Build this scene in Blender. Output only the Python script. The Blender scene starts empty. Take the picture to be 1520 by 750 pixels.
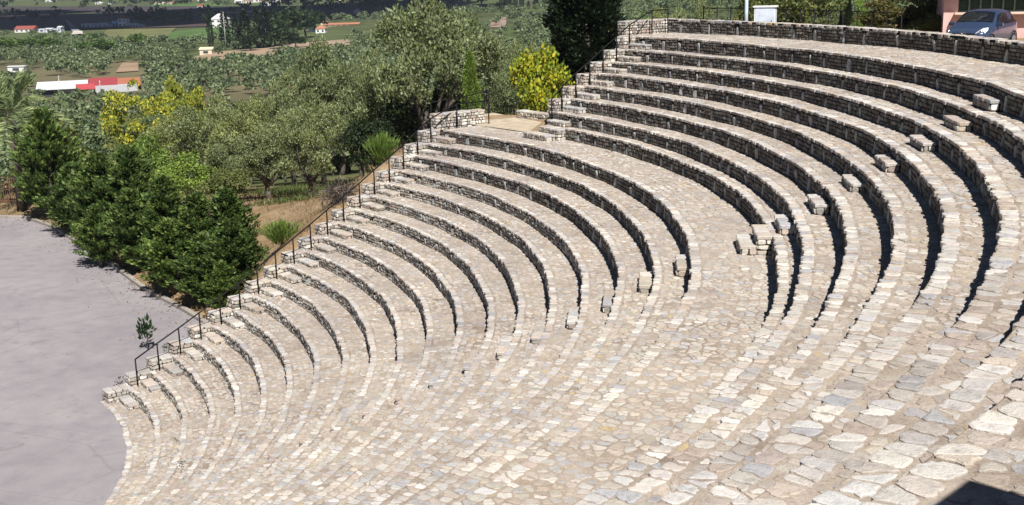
import bpy, bmesh, math, random
import numpy as np
from mathutils import Vector, Matrix
random.seed(7); rng = np.random.default_rng(7)
R = math.radians
scn = bpy.context.scene
COL = scn.collection

# ------------------------------------------------------------------ camera
F_PX = 1750.1
PITCH, ROLL, YAW = -0.2358443, -0.0259929, 1.4623449
CAM = np.array([21.91550905, -33.46077258, 14.52588126])
def cam_axes():
    cy, sy = math.cos(YAW), math.sin(YAW)
    fw = np.array([cy*math.cos(PITCH), sy*math.cos(PITCH), math.sin(PITCH)])
    rt = np.array([sy, -cy, 0.0]); up = np.cross(rt, fw)
    cr, sr = math.cos(ROLL), math.sin(ROLL)
    return fw, rt*cr+up*sr, -rt*sr+up*cr
FW, RT, UP = cam_axes()
def ray(u, v): return FW + RT*((u-760)/F_PX) + UP*((375-v)/F_PX)
def at(u, v, depth): return CAM + ray(u, v)*depth
def hit(u, v, z):
    d = ray(u, v); return CAM + d*((z-CAM[2])/d[2])

cd = bpy.data.cameras.new('camera'); cam = bpy.data.objects.new('camera', cd); COL.objects.link(cam)
cd.sensor_width = 36; cd.lens = F_PX/1520*36; cd.clip_start = 0.1; cd.clip_end = 20000
M = Matrix(((RT[0], UP[0], -FW[0], CAM[0]), (RT[1], UP[1], -FW[1], CAM[1]), (RT[2], UP[2], -FW[2], CAM[2]), (0, 0, 0, 1)))
cam.matrix_world = M; scn.camera = cam

# ------------------------------------------------------------------ light
SUN_AZ, SUN_EL = R(-80), R(51)
sdir = Vector((math.cos(SUN_AZ)*math.cos(SUN_EL), math.sin(SUN_AZ)*math.cos(SUN_EL), math.sin(SUN_EL)))
sl = bpy.data.lights.new('sun', 'SUN'); sl.energy = 5.0; sl.angle = R(0.5); sl.color = (1.0, 0.966, 0.918)
so = bpy.data.objects.new('sun', sl); COL.objects.link(so); so.location = (0, 0, 80)
so.rotation_euler = sdir.to_track_quat('Z', 'Y').to_euler()
w = bpy.data.worlds.new('World'); scn.world = w; w.use_nodes = True
nt = w.node_tree; bg = nt.nodes['Background']; sky = nt.nodes.new('ShaderNodeTexSky')
sky.sky_type = 'NISHITA'; sky.sun_disc = False; sky.sun_elevation = SUN_EL
sky.sun_rotation = math.atan2(sdir.x, sdir.y); sky.air_density = 0.4; sky.dust_density = 0.1; sky.ozone_density = 1.5
nt.links.new(sky.outputs[0], bg.inputs[0]); bg.inputs[1].default_value = 0.05
scn.view_settings.view_transform = 'Standard'; scn.view_settings.look = 'None'
scn.view_settings.exposure = 0.50; scn.view_settings.gamma = 1.0
scn.cycles.max_bounces = 5; scn.cycles.diffuse_bounces = 1; scn.cycles.transmission_bounces = 3; scn.cycles.transparent_max_bounces = 6

# ------------------------------------------------------------------ helpers
def lin(r, g, b):
    return tuple((c/255/12.92 if c/255 <= .04045 else ((c/255+.055)/1.055)**2.4) for c in (r, g, b))
def tag(o, label=None, cat=None, group=None, kind=None):
    if label: o['label'] = label
    if cat: o['category'] = cat
    if group: o['group'] = group
    if kind: o['kind'] = kind
    return o
def empty(name, loc=(0, 0, 0), label=None, cat=None, group=None):
    o = bpy.data.objects.new(name, None); COL.objects.link(o); o.location = loc
    o.empty_display_size = .2
    return tag(o, label, cat, group)
def link(name, me, parent=None, loc=None):
    o = bpy.data.objects.new(name, me); COL.objects.link(o)
    if parent: o.parent = parent
    if loc is not None: o.location = loc
    return o
def copy_thing(o, loc, rz, scale, name=None):
    c = o.copy(); COL.objects.link(c); c.location = loc; c.rotation_euler = (0, 0, rz); c.scale = scale
    for ch in o.children:
        k = ch.copy(); COL.objects.link(k); k.parent = c
    return c

class MB:
    """collects polygons with a colour and a material slot, builds ONE mesh"""
    def __init__(s): s.v = []; s.f = []; s.c = []; s.m = []; s.sm = []
    def add(s, vs, fs, col=(1, 1, 1), m=0, smooth=False):
        o = len(s.v); s.v.extend(vs)
        for f in fs:
            s.f.append(tuple(i+o for i in f)); s.c.append(col); s.m.append(m); s.sm.append(smooth)
    def box(s, c, size, rz=0, col=(1, 1, 1), m=0, bev=0.0):
        cx, cy, cz = c; a, b, h = size[0]/2, size[1]/2, size[2]/2
        ca, sa = math.cos(rz), math.sin(rz)
        def P(x, y, z): return (cx+x*ca-y*sa, cy+x*sa+y*ca, cz+z)
        if bev <= 0:
            vs = [P(x*a, y*b, z*h) for z in (-1, 1) for x, y in ((-1, -1), (1, -1), (1, 1), (-1, 1))]
            s.add(vs, [(3, 2, 1, 0), (4, 5, 6, 7), (0, 1, 5, 4), (1, 2, 6, 5), (2, 3, 7, 6), (3, 0, 4, 7)], col, m)
        else:
            rings = [(-h, bev), (-h+bev, 0), (h-bev, 0), (h, bev)]
            vs = []
            for z, i in rings:
                for x, y in ((-1, -1), (1, -1), (1, 1), (-1, 1)):
                    vs.append(P(x*(a-i), y*(b-i), z))
            fs = [(3, 2, 1, 0), (12, 13, 14, 15)]
            for k in range(3):
                for j in range(4):
                    fs.append((k*4+j, k*4+(j+1) % 4, k*4+4+(j+1) % 4, k*4+4+j))
            s.add(vs, fs, col, m)
    def tube(s, pts, rad, n=8, col=(1, 1, 1), m=0, smooth=True):
        pts = [Vector(p) for p in pts]
        if not hasattr(rad, '__len__'): rad = [rad]*len(pts)
        vs = []
        for i, p in enumerate(pts):
            d = (pts[min(i+1, len(pts)-1)]-pts[max(i-1, 0)]).normalized()
            x = d.cross(Vector((0.31, 0.17, 1)) if abs(d.z) < .95 else Vector((1, 0, 0))).normalized(); y = d.cross(x)
            for k in range(n):
                a = 2*math.pi*k/n; vs.append(tuple(p+x*(rad[i]*math.cos(a))+y*(rad[i]*math.sin(a))))
        fs = []
        for i in range(len(pts)-1):
            for k in range(n):
                fs.append((i*n+k, i*n+(k+1) % n, (i+1)*n+(k+1) % n, (i+1)*n+k))
        fs.append(tuple(range(n))[::-1]); fs.append(tuple((len(pts)-1)*n+k for k in range(n)))
        s.add(vs, fs, col, m, smooth)
    def mesh(s, name, mats):
        me = bpy.data.meshes.new(name); me.from_pydata(s.v, [], s.f)
        at_ = me.attributes.new('tint', 'FLOAT_COLOR', 'FACE')
        c = np.ones((len(s.f), 4), np.float32); c[:, :3] = np.array(s.c, np.float32).reshape(-1, 3); at_.data.foreach_set('color', c.ravel())
        me.polygons.foreach_set('material_index', np.array(s.m, np.int32))
        me.polygons.foreach_set('use_smooth', np.array(s.sm, bool))
        for mt in (mats if isinstance(mats, (list, tuple)) else [mats]): me.materials.append(mt)
        me.update(); return me
    def build(s, name, mats, parent=None, loc=None):
        return link(name, s.mesh(name, mats), parent, loc)

def np_mesh(name, verts, quads, cols, mats):
    me = bpy.data.meshes.new(name); n = len(verts); q = len(quads)
    me.vertices.add(n); me.vertices.foreach_set('co', verts.astype(np.float32).ravel())
    me.loops.add(q*4); me.loops.foreach_set('vertex_index', quads.astype(np.int32).ravel())
    me.polygons.add(q); me.polygons.foreach_set('loop_start', np.arange(0, q*4, 4, dtype=np.int32))
    a = me.attributes.new('tint', 'FLOAT_COLOR', 'FACE'); c = np.ones((q, 4), np.float32); c[:, :3] = cols
    a.data.foreach_set('color', c.ravel())
    for mt in (mats if isinstance(mats, (list, tuple)) else [mats]): me.materials.append(mt)
    me.update(calc_edges=True); me.validate(); return me

# ------------------------------------------------------------------ materials
def new_mat(name):
    m = bpy.data.materials.new(name); m.use_nodes = True; nt = m.node_tree
    return m, nt, nt.nodes, nt.links, nt.nodes['Principled BSDF']
def N(nt, t, **kw):
    n = nt.nodes.new(t)
    for k, v in kw.items(): setattr(n, k, v)
    return n
def mixc(nt, fac, a, b, blend='MIX'):
    n = nt.nodes.new('ShaderNodeMix'); n.data_type = 'RGBA'; n.blend_type = blend
    for sock, val in ((n.inputs[0], fac), (n.inputs[6], a), (n.inputs[7], b)):
        if hasattr(val, 'is_output'): nt.links.new(val, sock)
        elif isinstance(val, (int, float)): sock.default_value = val
        else: sock.default_value = (*val, 1)
    return n.outputs[2]
def noise(nt, scale, detail=4, rough=.6, vec=None):
    n = nt.nodes.new('ShaderNodeTexNoise'); n.inputs['Scale'].default_value = scale
    n.inputs['Detail'].default_value = detail; n.inputs['Roughness'].default_value = rough
    if vec is not None: nt.links.new(vec, n.inputs['Vector'])
    return n
def ramp(nt, fac, stops):
    n = nt.nodes.new('ShaderNodeValToRGB'); cr = n.color_ramp
    while len(cr.elements) < len(stops): cr.elements.new(.5)
    for e, (p, c) in zip(cr.elements, stops):
        e.position = p; e.color = (*c, 1) if len(c) == 3 else c
    nt.links.new(fac, n.inputs[0]); return n.outputs[0]
def geo_pos(nt): return nt.nodes.new('ShaderNodeNewGeometry').outputs['Position']
def bump(nt, h, strength, dist=.02):
    b = nt.nodes.new('ShaderNodeBump'); b.inputs['Strength'].default_value = strength; b.inputs['Distance'].default_value = dist
    nt.links.new(h, b.inputs['Height']); return b.outputs[0]

def stone_mat(name, speck=.5):
    m, nt, nd, lk, p = new_mat(name)
    pos = geo_pos(nt); a = N(nt, 'ShaderNodeAttribute', attribute_name='tint')
    n1 = noise(nt, 9, 5, .7, pos); n2 = noise(nt, 45, 3, .6, pos); n3 = noise(nt, .8, 3, .5, pos)
    c = mixc(nt, 1.0, a.outputs['Color'], ramp(nt, n1.outputs[0], [(.25, (.62, .60, .58)), (.5, (1, 1, 1)), (.8, (1.12, 1.1, 1.05))]), 'MULTIPLY')
    c = mixc(nt, speck, c, ramp(nt, n2.outputs[0], [(.3, (.55, .52, .5)), (.47, (1, 1, 1)), (.7, (1.05, 1.05, 1.05))]), 'MULTIPLY')
    c = mixc(nt, .8, c, ramp(nt, n3.outputs[0], [(.3, (.84, .82, .80)), (.6, (1.05, 1.04, 1.0))]), 'MULTIPLY')
    n5 = noise(nt, .23, 5, .7, pos); c = mixc(nt, 1.0, c, ramp(nt, n5.outputs[0], [(.32, (.80, .79, .80)), (.48, (1, 1, 1)), (.7, (1.06, 1.05, 1.0))]), 'MULTIPLY')
    lk.new(c, p.inputs['Base Color']); p.inputs['Roughness'].default_value = .88; p.inputs['Specular IOR Level'].default_value = .25
    mx = nd.new('ShaderNodeMath'); mx.operation = 'ADD'; lk.new(n1.outputs[0], mx.inputs[0]); lk.new(n2.outputs[0], mx.inputs[1])
    lk.new(bump(nt, mx.outputs[0], .55, .02), p.inputs['Normal']); return m
STONE = stone_mat('paving_stone'); RISER = stone_mat('rubble_stone', .7)
def mortar_mat(name, c1, c2, c3, sc=1.0):
    m, nt, nd, lk, p = new_mat(name); pos = geo_pos(nt)
    n1 = noise(nt, 1.3*sc, 5, .65, pos); n2 = noise(nt, 28*sc, 4, .7, pos)
    c = ramp(nt, n1.outputs[0], [(.3, c1), (.5, c2), (.7, c3)])
    c = mixc(nt, .75, c, ramp(nt, n2.outputs[0], [(.3, (.55, .52, .5)), (.5, (1, 1, 1)), (.7, (1.2, 1.18, 1.1))]), 'MULTIPLY')
    n5 = noise(nt, .3, 5, .7, pos); c = mixc(nt, 1.0, c, ramp(nt, n5.outputs[0], [(.32, (.72, .69, .67)), (.5, (1, 1, 1)), (.7, (1.08, 1.06, 1.0))]), 'MULTIPLY')
    lk.new(c, p.inputs['Base Color']); p.inputs['Roughness'].default_value = .95; p.inputs['Specular IOR Level'].default_value = .15
    lk.new(bump(nt, n2.outputs[0], .6, .02), p.inputs['Normal']); return m
MORTAR = mortar_mat('tan_mortar', (.27, .218, .178), (.375, .315, .26), (.46, .395, .335))
JOINT = mortar_mat('dark_joint', (.018, .016, .015), (.03, .026, .024), (.05, .042, .038))
def plain(name, col, rough=.6, metal=0.0, spec=.4, coat=0.0, var=.12, sc=6):
    m, nt, nd, lk, p = new_mat(name)
    n1 = noise(nt, sc, 4, .6, geo_pos(nt))
    d = tuple(x*(1-var) for x in col); l = tuple(min(1, x*(1+var)) for x in col)
    lk.new(ramp(nt, n1.outputs[0], [(.3, d), (.7, l)]), p.inputs['Base Color'])
    p.inputs['Roughness'].default_value = rough; p.inputs['Metallic'].default_value = metal
    p.inputs['Specular IOR Level'].default_value = spec; p.inputs['Coat Weight'].default_value = coat
    return m
def attr_mat(name, rough=.8):
    m, nt, nd, lk, p = new_mat(name); a = N(nt, 'ShaderNodeAttribute', attribute_name='tint')
    n1 = noise(nt, 3, 4, .6, geo_pos(nt))
    c = mixc(nt, 1.0, a.outputs['Color'], ramp(nt, n1.outputs[0], [(.3, (.82, .82, .82)), (.7, (1.1, 1.1, 1.1))]), 'MULTIPLY')
    lk.new(c, p.inputs['Base Color']); p.inputs['Roughness'].default_value = rough; p.inputs['Specular IOR Level'].default_value = .25
    return m
PAINT = attr_mat('painted_surface', .75)
BLACK = plain('black_iron', (.006, .006, .007), .6, .0, .2)
def leaf_mat(name, trans=.3):
    m, nt, nd, lk, p = new_mat(name); a = N(nt, 'ShaderNodeAttribute', attribute_name='tint')
    oi = N(nt, 'ShaderNodeObjectInfo')
    c = mixc(nt, .5, a.outputs['Color'], ramp(nt, oi.outputs['Random'], [(0, (.62, .70, .68)), (.5, (1, 1, 1)), (1, (1.4, 1.32, 1.0))]), 'MULTIPLY')
    lk.new(c, p.inputs['Base Color']); p.inputs['Roughness'].default_value = .55; p.inputs['Specular IOR Level'].default_value = .3
    t = nd.new('ShaderNodeBsdfTranslucent'); lk.new(c, t.inputs['Color'])
    mx = nd.new('ShaderNodeMixShader'); mx.inputs[0].default_value = trans
    lk.new(p.outputs[0], mx.inputs[1]); lk.new(t.outputs[0], mx.inputs[2]); lk.new(mx.outputs[0], nd['Material Output'].inputs['Surface']); return m
LEAF = leaf_mat('leaves')
BARK = mortar_mat('bark', (.06, .05, .04), (.11, .095, .08), (.17, .15, .125), 3)

# ------------------------------------------------------------------ stone builders
STONES_T = [(.50, .455, .385), (.45, .415, .36), (.54, .505, .44), (.42, .40, .37), (.47, .43, .36), (.51, .445, .36), (.46, .395, .335), (.42, .415, .405), (.57, .545, .485), (.50, .47, .42), (.44, .37, .30)]
STONES_E = [(.58, .55, .49), (.55, .515, .45), (.62, .595, .54), (.53, .515, .48), (.57, .53, .46), (.50, .47, .42)]
STONES_R = [(.47, .44, .39), (.36, .34, .31), (.60, .57, .52), (.44, .37, .32), (.30, .285, .265), (.52, .48, .42), (.40, .33, .29), (.66, .64, .60)]
ORTHO = [(.36, .37, .38), (.32, .33, .34), (.42, .42, .41)]
STONES_T = [(a*.99, b*.995, c*1.07) for a, b, c in STONES_T]; STONES_E = [(a*.99, b*.995, c*1.06) for a, b, c in STONES_E]
def jit(c, k=.10):
    f = 1+random.uniform(-k, k); return tuple(max(.02, x*f*(1+random.uniform(-.013, .013))) for x in c)
def tstone():
    if random.random() < .006: return (.50, .40, .24)
    return jit(random.choice(STONES_T), .11)

def clip(poly, nx, ny, d):
    out = []; n = len(poly)
    for i in range(n):
        x0, y0 = poly[i]; x1, y1 = poly[(i+1) % n]
        a = nx*x0+ny*y0-d; b = nx*x1+ny*y1-d
        if a <= 0: out.append((x0, y0))
        if (a < 0 < b) or (b < 0 < a):
            t = a/(a-b); out.append((x0+(x1-x0)*t, y0+(y1-y0)*t))
    return out

def paving(B, mapf, x0, x1, y0, y1, cell=.28, gap=.016, h=.014, lip=0.0, drop=.035, miss=.05, ragged=.02, tone=None, asp=1.0, m=0, jx=.46, jy=.40, rough=0.0):
    """irregular flagstones over a rectangle; lip: how far the y0 edge stones hang down"""
    L, W = x1-x0, y1-y0
    nr = max(1, round(W/cell)); nc = max(1, round(L/(cell*asp)))
    dx, dy = L/nc, W/nr
    S = {}
    for i in range(-2, nc+2):
        for j in range(-2, nr+2):
            S[i, j] = (x0+(i+.5+(.5 if j % 2 else 0)+random.uniform(-jx, jx))*dx, y0+(j+.5+random.uniform(-jy, jy))*dy)
    nb = [(a, b) for a in (-2, -1, 0, 1, 2) for b in (-2, -1, 0, 1, 2) if (a, b) != (0, 0)]
    for i in range(-1, nc+1):
        for j in range(nr):
            sx, sy = S[i, j]
            e0 = y0+random.uniform(-ragged, ragged)
            poly = [(max(x0, sx-dx*1.6), max(e0, sy-dy*1.6)), (min(x1, sx+dx*1.6), max(e0, sy-dy*1.6)), (min(x1, sx+dx*1.6), min(y1, sy+dy*1.6)), (max(x0, sx-dx*1.6), min(y1, sy+dy*1.6))]
            if poly[1][0] <= poly[0][0]: continue
            for a, b in nb:
                if (i+a, j+b) not in S: continue
                tx, ty = S[i+a, j+b]
                nx, ny = tx-sx, ty-sy
                poly = clip(poly, nx, ny, nx*(sx+tx)/2+ny*(sy+ty)/2)
                if len(poly) < 3: break
            if len(poly) < 3: continue
            edge = any(abs(p[1]-e0) < 1e-6 for p in poly)
            if not edge and random.random() < miss: continue
            # drop tiny edges, inset towards the middle, round corners
            q = [poly[k] for k in range(len(poly)) if math.hypot(poly[k][0]-poly[k-1][0], poly[k][1]-poly[k-1][1]) > .03]
            if len(q) < 3: continue
            cx = sum(p[0] for p in q)/len(q); cy = sum(p[1] for p in q)/len(q)
            g = gap*(random.uniform(.5, 1.3) if edge else random.choice((.7, 1, 1.3, 1.8, 2.6))*random.uniform(.7, 1.3)); rr = []
            n = len(q)
            for k in range(n):
                px, py = q[k]; ax, ay = q[k-1]; bx, by = q[(k+1) % n]
                t = random.uniform(.07, .27)
                rr.append((px+(ax-px)*t, py+(ay-py)*t)); rr.append((px+(bx-px)*t, py+(by-py)*t))
            if rough:
                r2 = []
                for k in range(n*2):
                    (ax, ay), (bx, by) = rr[k], rr[(k+1) % (n*2)]; r2.append((ax, ay)); l_ = math.hypot(bx-ax, by-ay)
                    if l_ > .07:
                        o_ = random.uniform(-rough, rough*.6)*l_; t = random.uniform(.35, .65)
                        r2.append((ax+(bx-ax)*t+(by-ay)/l_*o_, ay+(by-ay)*t-(bx-ax)/l_*o_))
                rr = r2
            ring = []
            for px, py in rr:
                d = math.hypot(px-cx, py-cy)+1e-6; s = max(.3, 1-g/d*(1+random.uniform(-.25, .25)))
                yy = cy+(py-cy)*s
                if edge and py-e0 < .03: yy = py
                ring.append((cx+(px-cx)*s, yy))
            n = len(ring); hh = h*random.uniform(.4, 1.5); tilt = (random.uniform(-.02, .02), random.uniform(-.02, .02))
            vs = []
            for px, py in ring:
                low = -lip*random.uniform(.85, 1.15) if (edge and py-e0 < .03 and lip) else -drop
                vs.append(mapf(px, py, low))
            for px, py in ring: vs.append(mapf(px, py, hh*.55+(px-cx)*tilt[0]+(py-cy)*tilt[1]))
            bv = min(.02, .12*math.sqrt(max(1e-4, L*W)))
            for px, py in ring:
                d = math.hypot(px-cx, py-cy)+1e-6; s = max(.5, 1-bv/d)
                vs.append(mapf(cx+(px-cx)*s, cy+(py-cy)*s, hh+(px-cx)*tilt[0]+(py-cy)*tilt[1]))
            fs = [tuple(2*n+k for k in range(n))]
            for b in (0, 1):
                for k in range(n): fs.append((b*n+k, b*n+(k+1) % n, b*n+n+(k+1) % n, b*n+n+k))
            B.add(vs, fs, tone() if tone else tstone(), m)

def shade_pal(f): return [tuple(x*f for x in c) for c in STONES_R]
PAL_LOW_SHADE, PAL_UP_SHADE = shade_pal(.80), shade_pal(.36)  # riser and parapet stones darkened to imitate shade, most on the upper rows
def masonry(B, mapf, L, H, course=.125, ortho=0.0, depth=(.012, .042), lmin=.12, lmax=.34, gap=.016, m=0, pal=STONES_R):
    """rubble courses on a face: mapf(a along, b up, d outwards)"""
    n = max(1, round(H/course)); rows = [0]+[H*(k+random.uniform(-.12, .12))/n for k in range(1, n)]+[H]
    ots = []
    if ortho:
        a = random.uniform(.3, ortho)
        while a < L-.4:
            ots.append((a, a+random.uniform(.14, .27))); a += ortho*random.uniform(.6, 1.5)
    def stone(a0, a1, b0, b1, col, dd, taper=0):
        j = min(.02, (a1-a0)*.12); u = lambda: random.uniform(-j, j)
        g = gap
        q = [(a0+g+u()*.5, b0+g*.6+u()*.4), (a1-g+u()*.5, b0+g*.6+u()*.4), (a1-g-taper+u(), b1-g*.6+u()*.4), (a0+g+taper+u(), b1-g*.6+u()*.4)]
        # chamfer corners into an 8-gon
        r8 = []
        for k in range(4):
            p = q[k]; a = q[k-1]; b = q[(k+1) % 4]; t1 = random.uniform(.08, .28); t2 = random.uniform(.08, .28)
            r8.append((p[0]+(a[0]-p[0])*t1, p[1]+(a[1]-p[1])*t1)); r8.append((p[0]+(b[0]-p[0])*t2, p[1]+(b[1]-p[1])*t2))
        cx = sum(p[0] for p in r8)/8; cy = sum(p[1] for p in r8)/8
        vs = [mapf(x, y, -.02) for x, y in r8]
        vs += [mapf(x, y, dd*.55) for x, y in r8]
        tx, ty = random.uniform(-.12, .12), random.uniform(-.2, .2)
        vs += [mapf(cx+(x-cx)*.80, cy+(y-cy)*.72, dd+(x-cx)*tx+(y-cy)*ty) for x, y in r8]
        fs = [tuple(16+k for k in range(8))]
        for b in (0, 8):
            for k in range(8): fs.append((b+k, b+(k+1) % 8, b+8+(k+1) % 8, b+8+k))
        B.add(vs, fs, col, m)
    for a0, a1 in ots:
        stone(a0, a1, 0.0, H*random.uniform(.72, .98), jit(random.choice(ORTHO)), random.uniform(.02, .045), (a1-a0)*random.uniform(.0, .22))
    for k in range(n):
        b0, b1 = rows[k], rows[k+1]; a = 0.0
        while a < L-.02:
            e = min(L, a+random.uniform(lmin, lmax)*(1 if random.random() < .8 else .6))
            if L-e < .07: e = L
            hit_ = [o for o in ots if o[0] < e and o[1] > a]
            if hit_:
                o = hit_[0]
                if o[0]-a > .06: stone(a, o[0], b0, b1, jit(random.choice(pal), .15), random.uniform(*depth))
                a = o[1]; continue
            stone(a, e, b0, b1, jit(random.choice(pal), .15), random.uniform(*depth)); a = e

def rub_box(B, o, ax, ay, L, W, z0, z1, faces='fblr', course=.125, top=True, cell=.3, tm=0):
    """rubble block: o front-left corner, ax along the front, ay to the back; slots 0 stone 1 joint 2 paving"""
    o = np.array([o[0], o[1]], float); ax = np.array(ax, float); ay = np.array(ay, float)
    P = lambda a, b, z: (o[0]+ax[0]*a+ay[0]*b, o[1]+ax[1]*a+ay[1]*b, z)
    H = z1-z0; cap = .075 if top else 0.0
    vs = [P(.012, .012, z0), P(L-.012, .012, z0), P(L-.012, W-.012, z0), P(.012, W-.012, z0), P(.012, .012, z1-.02), P(L-.012, .012, z1-.02), P(L-.012, W-.012, z1-.02), P(.012, W-.012, z1-.02)]
    B.add(vs, [(3, 2, 1, 0), (4, 5, 6, 7), (0, 1, 5, 4), (1, 2, 6, 5), (2, 3, 7, 6), (3, 0, 4, 7)], (1, 1, 1), 1)
    h = H-cap
    if 'f' in faces: masonry(B, lambda a, b, d: P(a, .01-d, z0+b), L, h, course)
    if 'b' in faces: masonry(B, lambda a, b, d: P(L-a, W-.01+d, z0+b), L, h, course)
    if 'l' in faces: masonry(B, lambda a, b, d: P(.01-d, W-a, z0+b), W, h, course)
    if 'r' in faces: masonry(B, lambda a, b, d: P(L-.01+d, a, z0+b), W, h, course)
    if top:
        lng = L >= W; T = L if lng else W; k = max(1, round(T/cell)); cuts = [0]+[T*(j+random.uniform(-.15, .15))/k for j in range(1, k)]+[T]
        for j in range(k):
            c0, c1 = cuts[j]+.006, cuts[j+1]-.006; u = lambda q=.014: random.uniform(-q, q)
            q = [(c0, -.022), (c1, -.022), (c1, W+.008), (c0, W+.008)] if lng else [(-.022, c0), (L+.022, c0), (L+.022, c1), (-.022, c1)]
            if lng and j == 0: q[0] = (-.02, q[0][1]); q[3] = (-.02, q[3][1])
            if lng and j == k-1: q[1] = (L+.02, q[1][1]); q[2] = (L+.02, q[2][1])
            r8 = []
            for n_ in range(4):
                p = q[n_]; a = q[n_-1]; b = q[(n_+1) % 4]; t1, t2 = random.uniform(.04, .16), random.uniform(.04, .16)
                r8 += [(p[0]+(a[0]-p[0])*t1+u(), p[1]+(a[1]-p[1])*t1+u()), (p[0]+(b[0]-p[0])*t2+u(), p[1]+(b[1]-p[1])*t2+u())]
            cx = sum(p[0] for p in r8)/8; cy = sum(p[1] for p in r8)/8; dz = random.uniform(-.008, .008)
            vs = [P(x, y, z1-cap*random.uniform(.9, 1.1)) for x, y in r8]+[P(x, y, z1-.016+dz) for x, y in r8]+[P(cx+(x-cx)*.93, cy+(y-cy)*.93, z1+dz) for x, y in r8]
            fs = [tuple(range(16, 24))]+[(b+n_, b+(n_+1) % 8, b+8+(n_+1) % 8, b+8+n_) for b in (0, 8) for n_ in range(8)]
            B.add(vs, fs, jit(random.choice(STONES_T), .1), 2)

# ------------------------------------------------------------------ theatre dimensions
RL = [13.682, 14.597, 15.436, 16.283, 17.11, 17.941, 18.755, 19.585, 20.44, 21.29, 22.14, 22.991, 23.85, 24.734, 25.565, 26.434, 27.289, 28.167, 29.023, 29.898]
ZL = [0.03, .429, .829, 1.219, 1.62, 2.031, 2.443, 2.846, 3.25, 3.655, 4.06, 4.47, 4.881, 5.284, 5.689, 6.086, 6.49, 6.979, 7.395, 7.867]
RU = [31.785, 32.282, 33.077, 33.887, 34.673, 35.486, 36.288, 36.987]
ZU = [8.334, 8.791, 9.283, 9.729, 10.192, 10.626, 11.077, 11.589]
RPAR = 39.75
TH0 = R(-72)
RR = RL+RU; ZZ = ZL+ZU               # row index 0..27
def tho(i):
    if i < 20: return R(32.6+max(0, i-7)*0.30)
    return R(27.0+.18*max(0, i-22))
def thi(i):
    return tho(i)-.56/RR[i]
def wob(th, i): return .022*math.sin(th*17+i*1.7)+.014*math.sin(th*41+i*3.1)
def wobz(th, i): return .012*math.sin(th*23+i*2.3)+.008*math.sin(th*57+i*.9)

amph = empty('amphitheatre', (0, 0, 0), 'curved open-air theatre of pale stone seating terraces rising in rings around the paved floor', 'theatre')
rows = []
for i in range(28):
    r0, z0 = RR[i], ZZ[i]
    r1 = RR[i+1] if i < 27 else RPAR
    r0s = r0-.045; rm = (r0+r1)/2
    th1 = tho(i+1) if i not in (19, 20, 27) else (R(34.6) if i == 19 else (R(25.9) if i == 20 else R(28.6)))
    if i == 0: th1 = R(32.0)
    B = MB()
    def mp(x, y, z, i=i, rm=rm, z0=z0):
        th = x/rm; r = y+wob(th, i); return (r*math.cos(th), r*math.sin(th), z0+z+wobz(th, i))
    wide = i in (19, 27)
    near = i > 18
    ed = (.29 if i > 23 else .26) if near else .21
    def etone(): return jit(random.choice(STONES_E if random.random() < (.42 if near else .36) else STONES_T), .15)
    def itone():
        c = tstone(); f = random.random()**1.6*(.6 if i != 19 else .4); return tuple(a*(1-f)+b*f for a, b in zip(c, (.36, .30, .235)))
    paving(B, mp, TH0*rm, th1*rm, r0s, r0s+ed, cell=ed, gap=.015 if near else .009, h=.015 if near else .011, lip=.065 if i else .02, drop=.05, miss=0, ragged=.028, tone=etone, asp=.80, jx=.47, jy=.2, rough=.18 if near else 0)
    paving(B, mp, TH0*rm, th1*rm, r0s+ed, r1+.03, cell=.235 if i > 23 else (.22 if near else .185), gap=.015 if near else .010, h=.010, miss=.16 if i != 19 else .08, ragged=.05, tone=itone, asp=.72, rough=.16 if near else 0)
    # mortar bed
    n = int((th1-TH0)*rm/.25); ys = np.linspace(r0s+.03, r1+.05, 4)
    vs = []
    for k in range(n+1):
        x = (TH0+(th1-TH0)*k/n)*rm
        for y in ys: vs.append(mp(x, y, 0.0+random.uniform(-.004, .004)))
    fs = [(k*4+j, k*4+j+1, k*4+5+j, k*4+4+j) for k in range(n) for j in range(3)]
    B.add(vs, fs, (1, 1, 1), 1, True)
    if i:
        vs = []
        for k in range(n+1):
            x = (TH0+(th1-TH0)*k/n)*rm; vs += [mp(x, r0s+.022, -.002), mp(x, r0s+.022, -.058), mp(x, r0s+.09, -.058)]
        B.add(vs, [(3*k+j, 3*k+j+1, 3*k+j+4, 3*k+j+3) for k in range(n) for j in range(2)], (1, 1, 1), 1)
    row = B.build('seating_row' if i not in (19, 27) else 'walkway', [STONE, MORTAR], amph); rows.append(row)
    if i == 0: continue
    # riser under the nosing
    B = MB(); zb = ZZ[i-1]; H = z0-.082-zb; tr = thi(i) if i != 20 else R(23.2)
    def mr(a, b, d, i=i, r0=r0, zb=zb, tr=tr):
        th = tr-a/r0; r = r0+wob(th, i)-d; return (r*math.cos(th), r*math.sin(th), zb+b+wobz(th, i-1 if b < .1 else i))
    L = (tr-TH0)*r0
    masonry(B, mr, L, H, .118, ortho=1.25, m=0, pal=PAL_LOW_SHADE if i < 17 else PAL_UP_SHADE)
    n = int(L/.3); vs = []
    for k in range(n+1):
        a = L*k/n; vs += [mr(a, -.05, -.004), mr(a, H+.05, -.004)]
    B.add(vs, [(2*k+1, 2*k+3, 2*k+2, 2*k) for k in range(n)], (1, 1, 1), 1)
    B.build('riser_wall', [RISER, JOINT], row)

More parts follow.
